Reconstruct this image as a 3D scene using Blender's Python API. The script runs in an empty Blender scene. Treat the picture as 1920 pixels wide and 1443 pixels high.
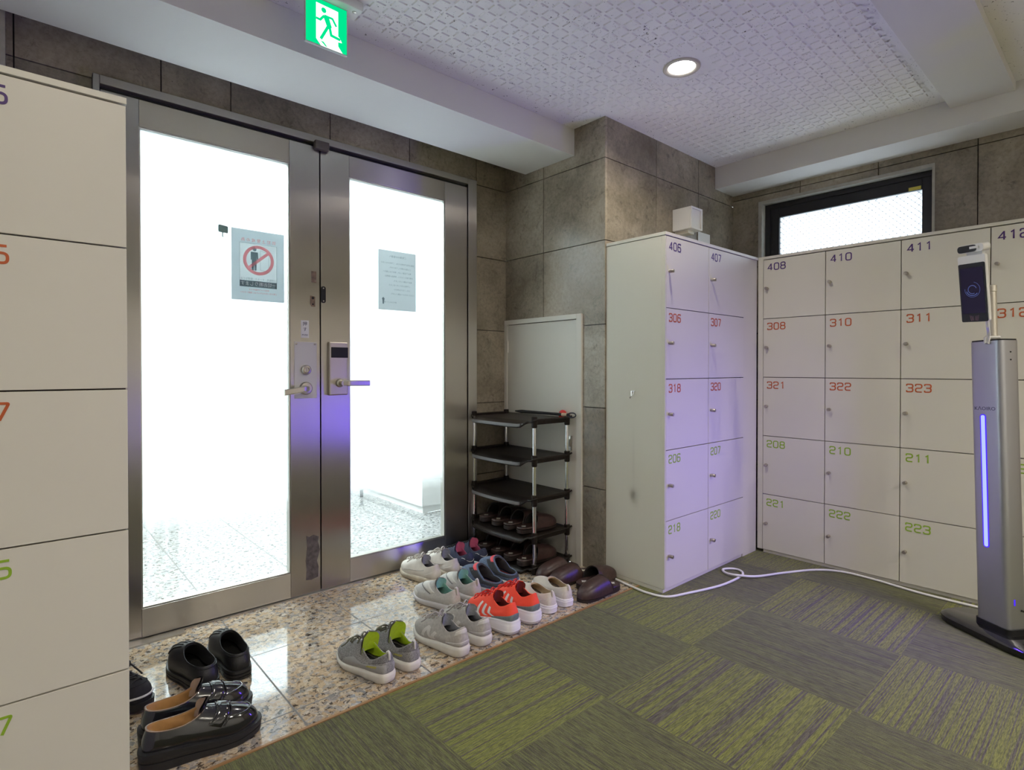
import bpy, bmesh, math, random
from mathutils import Vector, Matrix
random.seed(7)
PI = math.pi
S = bpy.context.scene
C = S.collection
# ------------------------------------------------------------------ camera
cam_d = bpy.data.cameras.new('camera'); cam = bpy.data.objects.new('camera', cam_d); C.objects.link(cam)
cam.location = (0, 0, 1.05)
cam.rotation_euler = (math.radians(90 - .536), 0, math.radians(-41.576))
cam_d.sensor_width = 36; cam_d.lens = 1050.13 / 1920 * 36; cam_d.shift_y = -20.1 / 1920
cam_d.clip_start = .02
S.camera = cam
# ------------------------------------------------------------------ world, exposure
S.view_settings.view_transform = 'Standard'; S.view_settings.look = 'None'
S.view_settings.gamma = 1; S.view_settings.use_curve_mapping = False
S.view_settings.exposure = 0.4
LOBBY_FILL = 84                                             # power of the added vestibule fill lamps
W = bpy.data.worlds.new('sky'); S.world = W; W.use_nodes = True
W.node_tree.nodes['Background'].inputs[0].default_value = (.86, .94, 1, 1)
W.node_tree.nodes['Background'].inputs[1].default_value = 6

def area(name, loc, rot, sx, sy, power, col=(1, 1, 1), portal=False, spread=PI):
    l = bpy.data.lights.new(name, 'AREA'); l.shape = 'RECTANGLE'; l.size = sx; l.size_y = sy
    l.energy = power; l.color = col; l.spread = spread
    if portal: l.cycles.is_portal = True
    o = bpy.data.objects.new(name, l); o.location = loc; o.rotation_euler = rot; C.objects.link(o)
    return o
# sky openings: portals at the open end of the vestibule and outside the small window
area('sky_portal_entrance', (1.0, 6.0, 1.17), (-PI / 2, 0, 0), 2.5, 2.3, 1, portal=True)
area('sky_portal_window', (3.76, 1.19, 1.85), (0, PI / 2, 0), .9, 1.0, 1, portal=True)
# ------------------------------------------------------------------ materials
def nd(m, t, **k):
    n = m.node_tree.nodes.new(t)
    for a, b in k.items(): setattr(n, a, b)
    return n
def lk(m, a, b): m.node_tree.links.new(a, b)
def mat(name, col, rough=.5, metal=0, spec=.5, noise=0, nscale=40, bump=0, bscale=200, coat=0, emit=None, estr=0, sheen=0):
    m = bpy.data.materials.new(name); m.use_nodes = True
    p = m.node_tree.nodes['Principled BSDF']
    p.inputs['Base Color'].default_value = (*col, 1); p.inputs['Roughness'].default_value = rough
    p.inputs['Metallic'].default_value = metal; p.inputs['Specular IOR Level'].default_value = spec
    p.inputs['Coat Weight'].default_value = coat; p.inputs['Sheen Weight'].default_value = sheen
    if emit: p.inputs['Emission Color'].default_value = (*emit, 1); p.inputs['Emission Strength'].default_value = estr
    tc = nd(m, 'ShaderNodeTexCoord')
    if noise:
        n = nd(m, 'ShaderNodeTexNoise'); n.inputs['Scale'].default_value = nscale; n.inputs['Detail'].default_value = 4
        lk(m, tc.outputs['Object'], n.inputs['Vector'])
        r = nd(m, 'ShaderNodeValToRGB'); e = r.color_ramp.elements
        e[0].position = .3; e[1].position = .7
        e[0].color = (*[c * (1 - noise) for c in col], 1); e[1].color = (*[min(1, c * (1 + noise)) for c in col], 1)
        lk(m, n.outputs['Fac'], r.inputs[0]); lk(m, r.outputs[0], p.inputs['Base Color'])
    if bump:
        n = nd(m, 'ShaderNodeTexNoise'); n.inputs['Scale'].default_value = bscale
        lk(m, tc.outputs['Object'], n.inputs['Vector'])
        b = nd(m, 'ShaderNodeBump'); b.inputs['Strength'].default_value = bump; b.inputs['Distance'].default_value = .002
        lk(m, n.outputs['Fac'], b.inputs['Height']); lk(m, b.outputs[0], p.inputs['Normal'])
    return m
def ramp(m, src, pts):
    r = nd(m, 'ShaderNodeValToRGB'); e = r.color_ramp.elements
    while len(e) < len(pts): e.new(.5)
    for i, (q, c) in enumerate(pts): e[i].position = q; e[i].color = (*c, 1)
    lk(m, src, r.inputs[0]); return r
def mixc(m, fac, a, b, mode='MIX'):
    n = nd(m, 'ShaderNodeMix', data_type='RGBA', blend_type=mode)
    for s, v in ((0, fac), (6, a), (7, b)):
        if isinstance(v, (int, float)): n.inputs[s].default_value = v
        elif isinstance(v, tuple): n.inputs[s].default_value = (*v, 1)
        else: lk(m, v, n.inputs[s])
    return n.outputs[2]
def mth(m, op, a, b=0.0, c=None):
    n = nd(m, 'ShaderNodeMath', operation=op)
    for i, v in enumerate((a, b) if c is None else (a, b, c)):
        if isinstance(v, (int, float)): n.inputs[i].default_value = v
        else: lk(m, v, n.inputs[i])
    return n.outputs[0]
def noise(m, vec, scale, detail=3, rough=.5, dist=0):
    n = nd(m, 'ShaderNodeTexNoise'); n.inputs['Scale'].default_value = scale; n.inputs['Detail'].default_value = detail
    n.inputs['Roughness'].default_value = rough; n.inputs['Distortion'].default_value = dist
    lk(m, vec, n.inputs['Vector']); return n.outputs['Fac']

def m_stone():
    m = mat('grey_limestone', (.2, .18, .15), .24, spec=.5); p = m.node_tree.nodes['Principled BSDF']
    tc = nd(m, 'ShaderNodeTexCoord').outputs['Object']
    big = noise(m, tc, 2.6, 5, .62, .4); fine = noise(m, tc, 55, 4, .7)
    c = ramp(m, big, [(.30, (.185, .156, .114)), (.5, (.30, .26, .20)), (.70, (.42, .37, .295))]).outputs[0]
    f = ramp(m, fine, [(.3, (.72, .72, .72)), (.55, (1, 1, 1)), (.75, (1.12, 1.12, 1.12))]).outputs[0]
    c = mixc(m, .9, c, f, 'MULTIPLY')
    smear = noise(m, tc, 11, 6, .75, 1.2)
    d = ramp(m, smear, [(.56, (1, 1, 1)), (.70, (.55, .54, .53))]).outputs[0]
    c = mixc(m, 1., c, d, 'MULTIPLY')
    v = nd(m, 'ShaderNodeTexVoronoi'); v.inputs['Scale'].default_value = 26; lk(m, tc, v.inputs['Vector'])
    pit = ramp(m, v.outputs['Distance'], [(.035, (.3, .28, .25)), (.06, (1, 1, 1))]).outputs[0]
    c = mixc(m, .8, c, pit, 'MULTIPLY')
    at = nd(m, 'ShaderNodeAttribute', attribute_name='tint')
    g = ramp(m, at.outputs['Fac'], [(0, (.80, .79, .77)), (1, (1.12, 1.1, 1.08))]).outputs[0]
    c = mixc(m, 1., c, g, 'MULTIPLY')
    lk(m, c, p.inputs['Base Color'])
    b = nd(m, 'ShaderNodeBump'); b.inputs['Strength'].default_value = .08; b.inputs['Distance'].default_value = .001
    lk(m, fine, b.inputs['Height']); lk(m, b.outputs[0], p.inputs['Normal'])
    return m
def m_granite(grey=False):
    m = mat('grey_polished_granite' if grey else 'polished_granite', (.4, .35, .28), .07, spec=.75); p = m.node_tree.nodes['Principled BSDF']
    tc = nd(m, 'ShaderNodeTexCoord').outputs['Object']
    wv = nd(m, 'ShaderNodeTexNoise'); wv.inputs['Scale'].default_value = 30; lk(m, tc, wv.inputs['Vector'])
    off = nd(m, 'ShaderNodeVectorMath', operation='SCALE'); lk(m, wv.outputs['Color'], off.inputs[0]); off.inputs['Scale'].default_value = .03
    ad = nd(m, 'ShaderNodeVectorMath', operation='ADD'); lk(m, tc, ad.inputs[0]); lk(m, off.outputs[0], ad.inputs[1])
    v = nd(m, 'ShaderNodeTexVoronoi'); v.inputs['Scale'].default_value = 62; lk(m, ad.outputs[0], v.inputs['Vector'])
    sep = nd(m, 'ShaderNodeSeparateColor'); lk(m, v.outputs['Color'], sep.inputs[0])
    c = ramp(m, sep.outputs[0], [(0, (.30, .30, .30)), (.3, (.40, .40, .39)), (.55, (.46, .46, .45)), (.75, (.30, .31, .32)), (1, (.48, .48, .47))]).outputs[0] if grey else ramp(m, sep.outputs[0], [(0, (.40, .29, .18)), (.3, (.50, .38, .25)), (.5, (.56, .46, .33)), (.7, (.36, .32, .28)), (.85, (.25, .24, .23)), (1, (.60, .52, .42))]).outputs[0]
    dk = noise(m, tc, 46, 6, .72, .25)
    d = ramp(m, dk, [(.545, (1, 1, 1)), (.575, (.24, .23, .23)), (.66, (.12, .115, .12))]).outputs[0]
    c = mixc(m, 1., c, d, 'MULTIPLY')
    fine = noise(m, tc, 160, 2, .5)
    f = ramp(m, fine, [(.35, (.7, .7, .7)), (.6, (1.1, 1.1, 1.1))]).outputs[0]
    c = mixc(m, .7, c, f, 'MULTIPLY')
    # grout joints, one 0.43 m grid
    sx = nd(m, 'ShaderNodeSeparateXYZ'); lk(m, tc, sx.inputs[0])
    def line(o, start, pitch):
        a = mth(m, 'DIVIDE', mth(m, 'SUBTRACT', o, start), pitch)
        fr = mth(m, 'FRACT', a); fr = mth(m, 'ABSOLUTE', mth(m, 'SUBTRACT', fr, .5))
        return mth(m, 'GREATER_THAN', fr, .5 - .0028 / pitch)
    g = mth(m, 'MAXIMUM', line(sx.outputs[0], .638, .432), line(sx.outputs[1], .447, .4265))
    c = mixc(m, g, c, (.13, .12, .11)); lk(m, c, p.inputs['Base Color'])
    r = mth(m, 'MULTIPLY_ADD', g, .5, .06); lk(m, r, p.inputs['Roughness'])
    return m
def m_carpet():
    m = mat('carpet_tiles', (.1, .1, .03), .95, spec=.1, sheen=.15); p = m.node_tree.nodes['Principled BSDF']
    tc = nd(m, 'ShaderNodeTexCoord').outputs['Object']
    sx = nd(m, 'ShaderNodeSeparateXYZ'); lk(m, tc, sx.inputs[0])
    px, py = .512, .547
    ix = mth(m, 'FLOOR', mth(m, 'DIVIDE', mth(m, 'SUBTRACT', sx.outputs[0], 1.92 - 8 * px), px))
    iy = mth(m, 'FLOOR', mth(m, 'DIVIDE', mth(m, 'SUBTRACT', sx.outputs[1], 1.132 - 12 * py), py))
    par = mth(m, 'MODULO', mth(m, 'ADD', ix, iy), 2.0)
    cell = nd(m, 'ShaderNodeCombineXYZ'); lk(m, ix, cell.inputs[0]); lk(m, iy, cell.inputs[1])
    wn = nd(m, 'ShaderNodeTexWhiteNoise'); lk(m, cell.outputs[0], wn.inputs['Vector'])
    def stripes(along, across, sa, sc, detail):
        cb = nd(m, 'ShaderNodeCombineXYZ')
        lk(m, mth(m, 'MULTIPLY', along, sa), cb.inputs[0]); lk(m, mth(m, 'MULTIPLY', across, sc), cb.inputs[1])
        lk(m, mth(m, 'MULTIPLY', wn.outputs['Value'], 57.0), cb.inputs[2])
        return noise(m, cb.outputs[0], 1.0, detail, .55)
    bold = stripes(sx.outputs[0], sx.outputs[1], 1.3, 165, 2)
    bold2 = stripes(sx.outputs[0], sx.outputs[1], 40, 300, 2)
    fin = stripes(sx.outputs[1], sx.outputs[0], 3.5, 210, 3)
    fin2 = stripes(sx.outputs[1], sx.outputs[0], 34, 330, 2)
    green, mid, purp = (.172, .182, .042), (.136, .140, .050), (.094, .082, .072)
    a = ramp(m, bold, [(.40, purp), (.48, mid), (.56, green)]).outputs[0]
    a = mixc(m, .75, a, ramp(m, bold2, [(.35, (.45, .45, .5)), (.6, (1.25, 1.25, 1.1))]).outputs[0], 'MULTIPLY')
    b = ramp(m, fin, [(.34, (.078, .072, .050)), (.5, (.112, .114, .048)), (.66, (.138, .144, .050))]).outputs[0]
    b = mixc(m, .8, b, ramp(m, fin2, [(.35, (.5, .5, .52)), (.6, (1.2, 1.2, 1.1))]).outputs[0], 'MULTIPLY')
    # parity: bold tiles run along x
    c = mixc(m, par, a, b)
    pile = noise(m, tc, 420, 2, .6)
    c = mixc(m, .8, c, ramp(m, pile, [(.3, (.6, .6, .6)), (.65, (1.3, 1.3, 1.3))]).outputs[0], 'MULTIPLY')
    lk(m, c, p.inputs['Base Color'])
    bp = nd(m, 'ShaderNodeBump'); bp.inputs['Strength'].default_value = .6; bp.inputs['Distance'].default_value = .003
    lk(m, pile, bp.inputs['Height']); lk(m, bp.outputs[0], p.inputs['Normal'])
    return m
def m_ceiling():
    m = mat('fissured_ceiling_board', (.70, .68, .68), .9, spec=.1); p = m.node_tree.nodes['Principled BSDF']
    tc = nd(m, 'ShaderNodeTexCoord').outputs['Object']
    a = noise(m, tc, 95, 2, .4, 1.5)
    msk = noise(m, tc, 9, 2)
    t = mth(m, 'ADD', a, mth(m, 'MULTIPLY', mth(m, 'SUBTRACT', msk, .5), .16))
    c = ramp(m, t, [(.70, (.90, .885, .88)), (.722, (.20, .19, .19))]).outputs[0]
    lk(m, c, p.inputs['Base Color'])
    b = nd(m, 'ShaderNodeBump'); b.inputs['Strength'].default_value = .25; b.inputs['Distance'].default_value = .002
    lk(m, noise(m, tc, 240, 3), b.inputs['Height']); lk(m, b.outputs[0], p.inputs['Normal'])
    return m
def m_steel(name, tangent, base=(.47, .44, .405), rough=.31, an=.96):
    m = mat(name, base, rough, metal=1); p = m.node_tree.nodes['Principled BSDF']
    p.inputs['Anisotropic'].default_value = an
    cb = nd(m, 'ShaderNodeCombineXYZ')
    for i in range(3): cb.inputs[i].default_value = tangent[i]
    lk(m, cb.outputs[0], p.inputs['Tangent'])
    return m
def m_thin(name, tcol, dcol, tw, glossy=0.0, transp=0.0):
    """frosted film or paper: diffuse reflection + diffuse transmission (+ a little clear see-through)"""
    m = bpy.data.materials.new(name); m.use_nodes = True; nt = m.node_tree; nt.nodes.clear()
    out = nd(m, 'ShaderNodeOutputMaterial'); t = nd(m, 'ShaderNodeBsdfTranslucent'); d = nd(m, 'ShaderNodeBsdfDiffuse')
    t.inputs[0].default_value = (*tcol, 1); d.inputs[0].default_value = (*dcol, 1)
    mx = nd(m, 'ShaderNodeMixShader'); mx.inputs[0].default_value = tw
    lk(m, d.outputs[0], mx.inputs[1]); lk(m, t.outputs[0], mx.inputs[2]); cur = mx.outputs[0]
    if transp:
        tr = nd(m, 'ShaderNodeBsdfTransparent'); m2 = nd(m, 'ShaderNodeMixShader'); m2.inputs[0].default_value = transp
        lk(m, cur, m2.inputs[1]); lk(m, tr.outputs[0], m2.inputs[2]); cur = m2.outputs[0]
    if glossy:
        g = nd(m, 'ShaderNodeBsdfGlossy'); g.inputs['Roughness'].default_value = .03; m3 = nd(m, 'ShaderNodeMixShader')
        fr = nd(m, 'ShaderNodeFresnel'); lk(m, mth(m, 'MULTIPLY', fr.outputs[0], glossy), m3.inputs[0])
        lk(m, cur, m3.inputs[1]); lk(m, g.outputs[0], m3.inputs[2]); cur = m3.outputs[0]
    lk(m, cur, out.inputs[0]); return m
def fade_film(m, z0, z1):
    """frosted film printed to fade out to clear towards its lower edge"""
    out = [n for n in m.node_tree.nodes if n.type == 'OUTPUT_MATERIAL'][0]; src = out.inputs[0].links[0].from_socket
    sx = nd(m, 'ShaderNodeSeparateXYZ'); lk(m, nd(m, 'ShaderNodeTexCoord').outputs['Object'], sx.inputs[0])
    mr = nd(m, 'ShaderNodeMapRange', interpolation_type='SMOOTHSTEP'); lk(m, sx.outputs[2], mr.inputs[0]); mr.inputs[1].default_value = z0; mr.inputs[2].default_value = z1
    mx = nd(m, 'ShaderNodeMixShader'); tr = nd(m, 'ShaderNodeBsdfTransparent'); lk(m, mr.outputs[0], mx.inputs[0]); lk(m, tr.outputs[0], mx.inputs[1]); lk(m, src, mx.inputs[2]); lk(m, mx.outputs[0], out.inputs[0])
    return m
def m_glass(name='clear_glass'):
    m = bpy.data.materials.new(name); m.use_nodes = True; m.node_tree.nodes.clear()
    out = nd(m, 'ShaderNodeOutputMaterial'); tr = nd(m, 'ShaderNodeBsdfTransparent'); tr.inputs[0].default_value = (.93, .97, .96, 1)
    g = nd(m, 'ShaderNodeBsdfGlossy'); g.inputs['Roughness'].default_value = .01
    fr = nd(m, 'ShaderNodeFresnel'); mx = nd(m, 'ShaderNodeMixShader')
    lk(m, mth(m, 'MULTIPLY', fr.outputs[0], .25), mx.inputs[0]); lk(m, tr.outputs[0], mx.inputs[1]); lk(m, g.outputs[0], mx.inputs[2]); lk(m, mx.outputs[0], out.inputs[0])
    return m
def m_emit(name, col, s):
    m = bpy.data.materials.new(name); m.use_nodes = True; m.node_tree.nodes.clear()
    o = nd(m, 'ShaderNodeOutputMaterial'); e = nd(m, 'ShaderNodeEmission'); e.inputs[0].default_value = (*col, 1); e.inputs[1].default_value = s
    lk(m, e.outputs[0], o.inputs[0]); return m

M = dict(
    stone=m_stone(), granite=m_granite(), granite_grey=m_granite(True), carpet=m_carpet(), board=m_ceiling(), glass=m_glass(),
    joint=mat('dark_joint', (.035, .03, .025), .9),
    white_paint=mat('white_paint', (.72, .70, .69), .75, bump=.05),
    steel_v=m_steel('brushed_steel_vertical', (1, 0, 0)), steel_h=m_steel('brushed_steel_horizontal', (0, 0, 1), rough=.30),
    gap_shade=mat('gap_shade_strip', (.03, .03, .03), .6), steel=mat('satin_steel', (.55, .53, .49), .3, metal=1),
    chrome=mat('chrome', (.8, .8, .82), .12, metal=1),
    nickel=mat('satin_nickel', (.50, .46, .40), .33, metal=1),
    film=fade_film(m_thin('frosted_film', (.95, .97, .98), (.8, .82, .82), .85, glossy=.15), .37, .60),
    wglass=m_thin('frosted_wired_glass', (.76, .79, .82), (.6, .6, .6), .95, glossy=.5),
    paper=m_thin('backlit_paper', (.53, .55, .55), (.75, .77, .78), .8),
    ink=m_thin('backlit_ink', (.22, .26, .28), (.1, .1, .1), .9), redink=m_thin('backlit_red_ink', (.88, .34, .36), (.55, .12, .12), .9), margin=m_thin('backlit_pale_blue_print', (.86, .90, .92), (.7, .74, .76), .9),
    paleink=m_thin('white_print', (1, 1, 1), (.85, .85, .85), .2),
    locker=mat('cream_melamine', (.69, .665, .57), .42, spec=.35, bump=.03), edge=mat('door_gap_shade_brown', (.07, .05, .035), .7),
    locker_side=mat('cream_melamine_side', (.69, .665, .565), .45, spec=.35),
    purple=mat('purple_number', (.07, .025, .16), .5), orange=mat('orange_number', (.50, .10, .02), .5), lime=mat('lime_number', (.28, .46, .03), .5),
    black=mat('black_plastic', (.012, .012, .013), .35, spec=.3), blackm=mat('black_matte', (.01, .01, .011), .7),
    alum_black=mat('black_aluminium', (.012, .012, .013), .4), stonereveal=mat('pale_stone_reveal', (.40, .38, .34), .5, noise=.12, nscale=30),
    white=mat('white_plastic', (.75, .74, .72), .4), offwhite=mat('cream_painted_steel', (.70, .67, .59), .38),
    tape=mat('brown_adhesive_residue', (.22, .15, .10), .7, noise=.35, nscale=60), tape2=mat('dark_adhesive_residue', (.10, .085, .075), .75, noise=.5, nscale=45),
    lip=mat('shelf_lip_glare', (.16, .15, .15), .35),
    brown=mat('dark_brown_plastic', (.013, .009, .007), .42, spec=.35, bump=.1, bscale=120),
    alu=mat('satin_aluminium', (.42, .42, .45), .35, metal=.85), yellow=mat('yellow_label', (.6, .5, .08), .5),
    cable=mat('white_cable', (.72, .71, .70), .45), plate=mat('pale_lock_plate', (.62, .60, .58), .4),
    trimwood=mat('tan_edge_strip', (.30, .16, .06), .5), red=mat('red_plastic', (.55, .02, .02), .35), beige=mat('beige_band', (.55, .42, .28), .5),
    wall_white=mat('white_plaster', (.74, .74, .73), .8), lamp=m_emit('lamp_diffuser', (1, .97, .93), 14),
    lampring=mat('cream_lamp_ring', (.50, .46, .40), .5),
    exit_green=m_emit('exit_green', (.0, .62, .22), 1.0), exit_white=m_emit('exit_white', (.92, 1, .95), 1.25), exit_edge=mat('clear_acrylic_edge', (.6, .65, .62), .2),
    led=m_emit('violet_led', (.30, .36, 1.0), 1.3), ledhalo=m_emit('violet_led_glow', (.07, .025, 1.0), 1.0), screen=mat('tablet_screen', (.012, .010, .022), .12, emit=(.25, .2, .5), estr=.02, spec=.2),
    ring=m_emit('screen_ring', (.10, .13, .35), .55), navytxt=mat('dark_lettering', (.01, .01, .04), .5),
)
# ------------------------------------------------------------------ mesh helpers
def obj(name, bm, m, parent=None, smooth=False, label=None, solid=0, bev=0):
    me = bpy.data.meshes.new(name)
    bmesh.ops.recalc_face_normals(bm, faces=bm.faces[:]) if not solid else None
    bm.to_mesh(me); bm.free()
    for x in (m if isinstance(m, (list, tuple)) else [m]): me.materials.append(x)
    if smooth:
        me.polygons.foreach_set('use_smooth', [True] * len(me.polygons))
        try: me.set_sharp_from_angle(angle=math.radians(smooth if smooth > 1 else 50))
        except Exception: pass
    o = bpy.data.objects.new(name, me); C.objects.link(o)
    if parent: o.parent = parent
    if label: o['label'] = label
    if solid:
        s = o.modifiers.new('s', 'SOLIDIFY'); s.thickness = abs(solid); s.offset = -1 if solid > 0 else 1
    if bev:
        b = o.modifiers.new('b', 'BEVEL'); b.width = bev; b.segments = 2; b.limit_method = 'ANGLE'
    return o
def thing(name, label, cat, loc=(0, 0, 0), rz=0, group=None, rot=None):
    o = bpy.data.objects.new(name, None); C.objects.link(o); o.empty_display_size = .05
    o.location = loc; o.rotation_euler = rot or (0, 0, rz); o['label'] = label; o['category'] = cat
    if group: o['group'] = group
    return o
def tag(o, label, cat, group=None):
    o['label'] = label; o['category'] = cat
    if group: o['group'] = group
    return o
def struct(o): o['kind'] = 'structure'; return o
def box(bm, x0, x1, y0, y1, z0, z1, mi=0, T=None):
    vs = [bm.verts.new((x, y, z)) for x in (x0, x1) for y in (y0, y1) for z in (z0, z1)]
    if T is not None:
        for v in vs: v.co = T @ v.co
    out = []
    for f in ((0, 1, 3, 2), (4, 6, 7, 5), (0, 4, 5, 1), (2, 3, 7, 6), (0, 2, 6, 4), (1, 5, 7, 3)):
        fc = bm.faces.new([vs[i] for i in f]); fc.material_index = mi; out.append(fc)
    return out
def B(*a, **k):
    bm = bmesh.new(); box(bm, *a, **k); return bm
def grid(bm, pts, closed=False):
    R = [[bm.verts.new(p) for p in row] for row in pts]
    for a, b in zip(R, R[1:]):
        n = len(a)
        for i in range(n if closed else n - 1):
            j = (i + 1) % n
            try: bm.faces.new((a[i], a[j], b[j], b[i]))
            except ValueError: pass
    return R
def tube(bm, pts, r, n=8, cap=True, closed=False):
    pts = [Vector(p) for p in pts]; rings = []; up = Vector((0, 0, 1)); N = len(pts); prev = None
    for i, p in enumerate(pts):
        t = (pts[(i + 1) % N] - pts[i - 1]) if closed else (pts[min(i + 1, N - 1)] - pts[max(i - 1, 0)])
        t.normalize()
        if prev is None: a = t.cross(up if abs(t.z) < .9 else Vector((1, 0, 0)))
        else: a = prev - t * prev.dot(t)
        a.normalize(); prev = a; b = t.cross(a)
        rr = r[i] if isinstance(r, (list, tuple)) else r
        rings.append([p + (a * math.cos(2 * PI * k / n) + b * math.sin(2 * PI * k / n)) * rr for k in range(n)])
    if closed: rings.append(rings[0])
    R = grid(bm, rings, True)
    if cap and not closed: bm.faces.new(R[0][::-1]); bm.faces.new(R[-1])
def lathe(bm, prof, n=24, T=None):
    rows = []
    for r, z in prof:
        row = [Vector((r * math.cos(2 * PI * k / n), r * math.sin(2 * PI * k / n), z)) for k in range(n)]
        rows.append([T @ v for v in row] if T is not None else row)
    R = grid(bm, rows, True)
    if prof[0][0] > 1e-6: bm.faces.new(R[0][::-1])
    if prof[-1][0] > 1e-6: bm.faces.new(R[-1])
def prism(bm, poly, T, d):
    """flat polygon (2-D) swept by depth d along local z, placed by matrix T"""
    a = [bm.verts.new(T @ Vector((x, y, 0))) for x, y in poly]; b = [bm.verts.new(T @ Vector((x, y, d))) for x, y in poly]
    n = len(a)
    bm.faces.new(b)
    if not d:
        for v in a: bm.verts.remove(v)
        return
    bm.faces.new(a[::-1])
    for i in range(n): bm.faces.new((a[i], a[(i + 1) % n], b[(i + 1) % n], b[i]))
def fillet(pts, r, closed=False, k=6):
    n = len(pts); out = []
    for i, p in enumerate(pts):
        if not closed and i in (0, n - 1): out.append(Vector(p)); continue
        p = Vector(p); a = Vector(pts[i - 1]); b = Vector(pts[(i + 1) % n])
        da, db = a - p, b - p; rr = min(r, da.length * .49, db.length * .49)
        A = p + da.normalized() * rr; Bq = p + db.normalized() * rr
        for j in range(k + 1):
            t = j / k; out.append(A * (1 - t) ** 2 + p * 2 * t * (1 - t) + Bq * t * t)
    return out
def ribbon(bm, pts, w, T, d, closed=False):
    """flat stroke of width w along a 2-D path, with depth d"""
    pts = [Vector(p) for p in pts]; q = [pts[0]]
    for p in pts[1:]:
        if (p - q[-1]).length > 1e-6: q.append(p)
    pts = q; n = len(pts); L, Rr = [], []
    for i, p in enumerate(pts):
        t0 = (p - pts[i - 1]) if (i or closed) else (pts[1] - p)
        t1 = (pts[(i + 1) % n] - p) if (i < n - 1 or closed) else t0
        t0 = t0.normalized(); t1 = t1.normalized(); t = (t0 + t1); t = t.normalized() if t.length > 1e-6 else t0
        nn = Vector((-t.y, t.x)); s = min(1.6, 1 / max(.3, nn.dot(Vector((-t0.y, t0.x)))))
        L.append(p + nn * w / 2 * s); Rr.append(p - nn * w / 2 * s)
    mk = lambda a, z: [bm.verts.new(T @ Vector((v.x, v.y, z))) for v in a]
    l0, r0, l1, r1 = mk(L, 0), mk(Rr, 0), mk(L, d), mk(Rr, d)
    for i in range(n if closed else n - 1):
        j = (i + 1) % n
        bm.faces.new((l1[i], r1[i], r1[j], l1[j]))
        if not d: continue
        bm.faces.new((l0[i], l0[j], r0[j], r0[i]))
        bm.faces.new((l0[i], l1[i], l1[j], l0[j])); bm.faces.new((r0[i], r0[j], r1[j], r1[i]))
    if not d:
        for v in l0 + r0: bm.verts.remove(v)
        return
    if not closed:
        bm.faces.new((l0[0], r0[0], r1[0], l1[0])); bm.faces.new((l0[-1], l1[-1], r1[-1], r0[-1]))
def frame(origin, ux, uy):
    ux = Vector(ux).normalized(); uy = Vector(uy).normalized(); uz = ux.cross(uy)
    m = Matrix((ux, uy, uz)).transposed().to_4x4(); m.translation = Vector(origin); return m
GL = {'0': [([(0, 0), (1, 0), (1, 1), (0, 1)], 1)], '1': [([(.22, .80), (.58, 1), (.58, 0)], 0)],
      '2': [([(0, .76), (0, 1), (1, 1), (1, .5), (0, .5), (0, 0), (1, 0)], 0)],
      '3': [([(0, .8), (0, 1), (1, 1), (1, .52), (.25, .52)], 0), ([(.25, .52), (1, .52), (1, 0), (0, 0), (0, .2)], 0)],
      '4': [([(.72, .97), (0, .28), (1, .28)], 0), ([(.74, 0), (.74, 1.02)], 0)], '5': [([(.95, 1), (.06, 1), (0, .58), (1, .58), (1, 0), (0, 0), (0, .18)], 0)],
      '6': [([(.96, .84), (.96, 1), (0, 1), (0, 0), (1, 0), (1, .58), (0, .58)], 0)], '7': [([(0, 1), (1, 1), (.38, 0)], 0)],
      '8': [([(.04, .53), (.96, .53), (.96, 1), (.04, 1)], 1), ([(0, 0), (1, 0), (1, .53), (0, .53)], 1)]}
def number(text, h, T, parent, m, w=None):
    bm = bmesh.new(); w = w or h * .62; x = 0
    for ch in text:
        for gi, (path, cl) in enumerate(GL[ch]):
            sh = [(x + a * w, b * h) for a, b in path]
            r = 0 if ch in '14' else (h * .10 if ch == '7' else h * .26)
            ribbon(bm, fillet(sh, r, cl) if r else sh, h * .155, T, .0008 + .00012 * gi, cl)
        x += w * 1.45
    return obj('number', bm, m, parent)
def text(s, size, T, m, name, parent, align='CENTER', extr=.0002, sx=1.0):
    cu = bpy.data.curves.new(name, 'FONT'); cu.body = s; cu.size = size; cu.align_x = align; cu.extrude = extr; cu.resolution_u = 2
    t = bpy.data.objects.new(name, cu); C.objects.link(t)
    dg = bpy.context.evaluated_depsgraph_get(); me = bpy.data.meshes.new_from_object(t.evaluated_get(dg))
    bpy.data.objects.remove(t); bpy.data.curves.remove(cu)
    me.transform(T @ Matrix.Diagonal((sx, 1, 1, 1))); me.materials.clear(); me.materials.append(m)
    o = bpy.data.objects.new(name, me); C.objects.link(o); o.parent = parent
    return o
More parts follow.
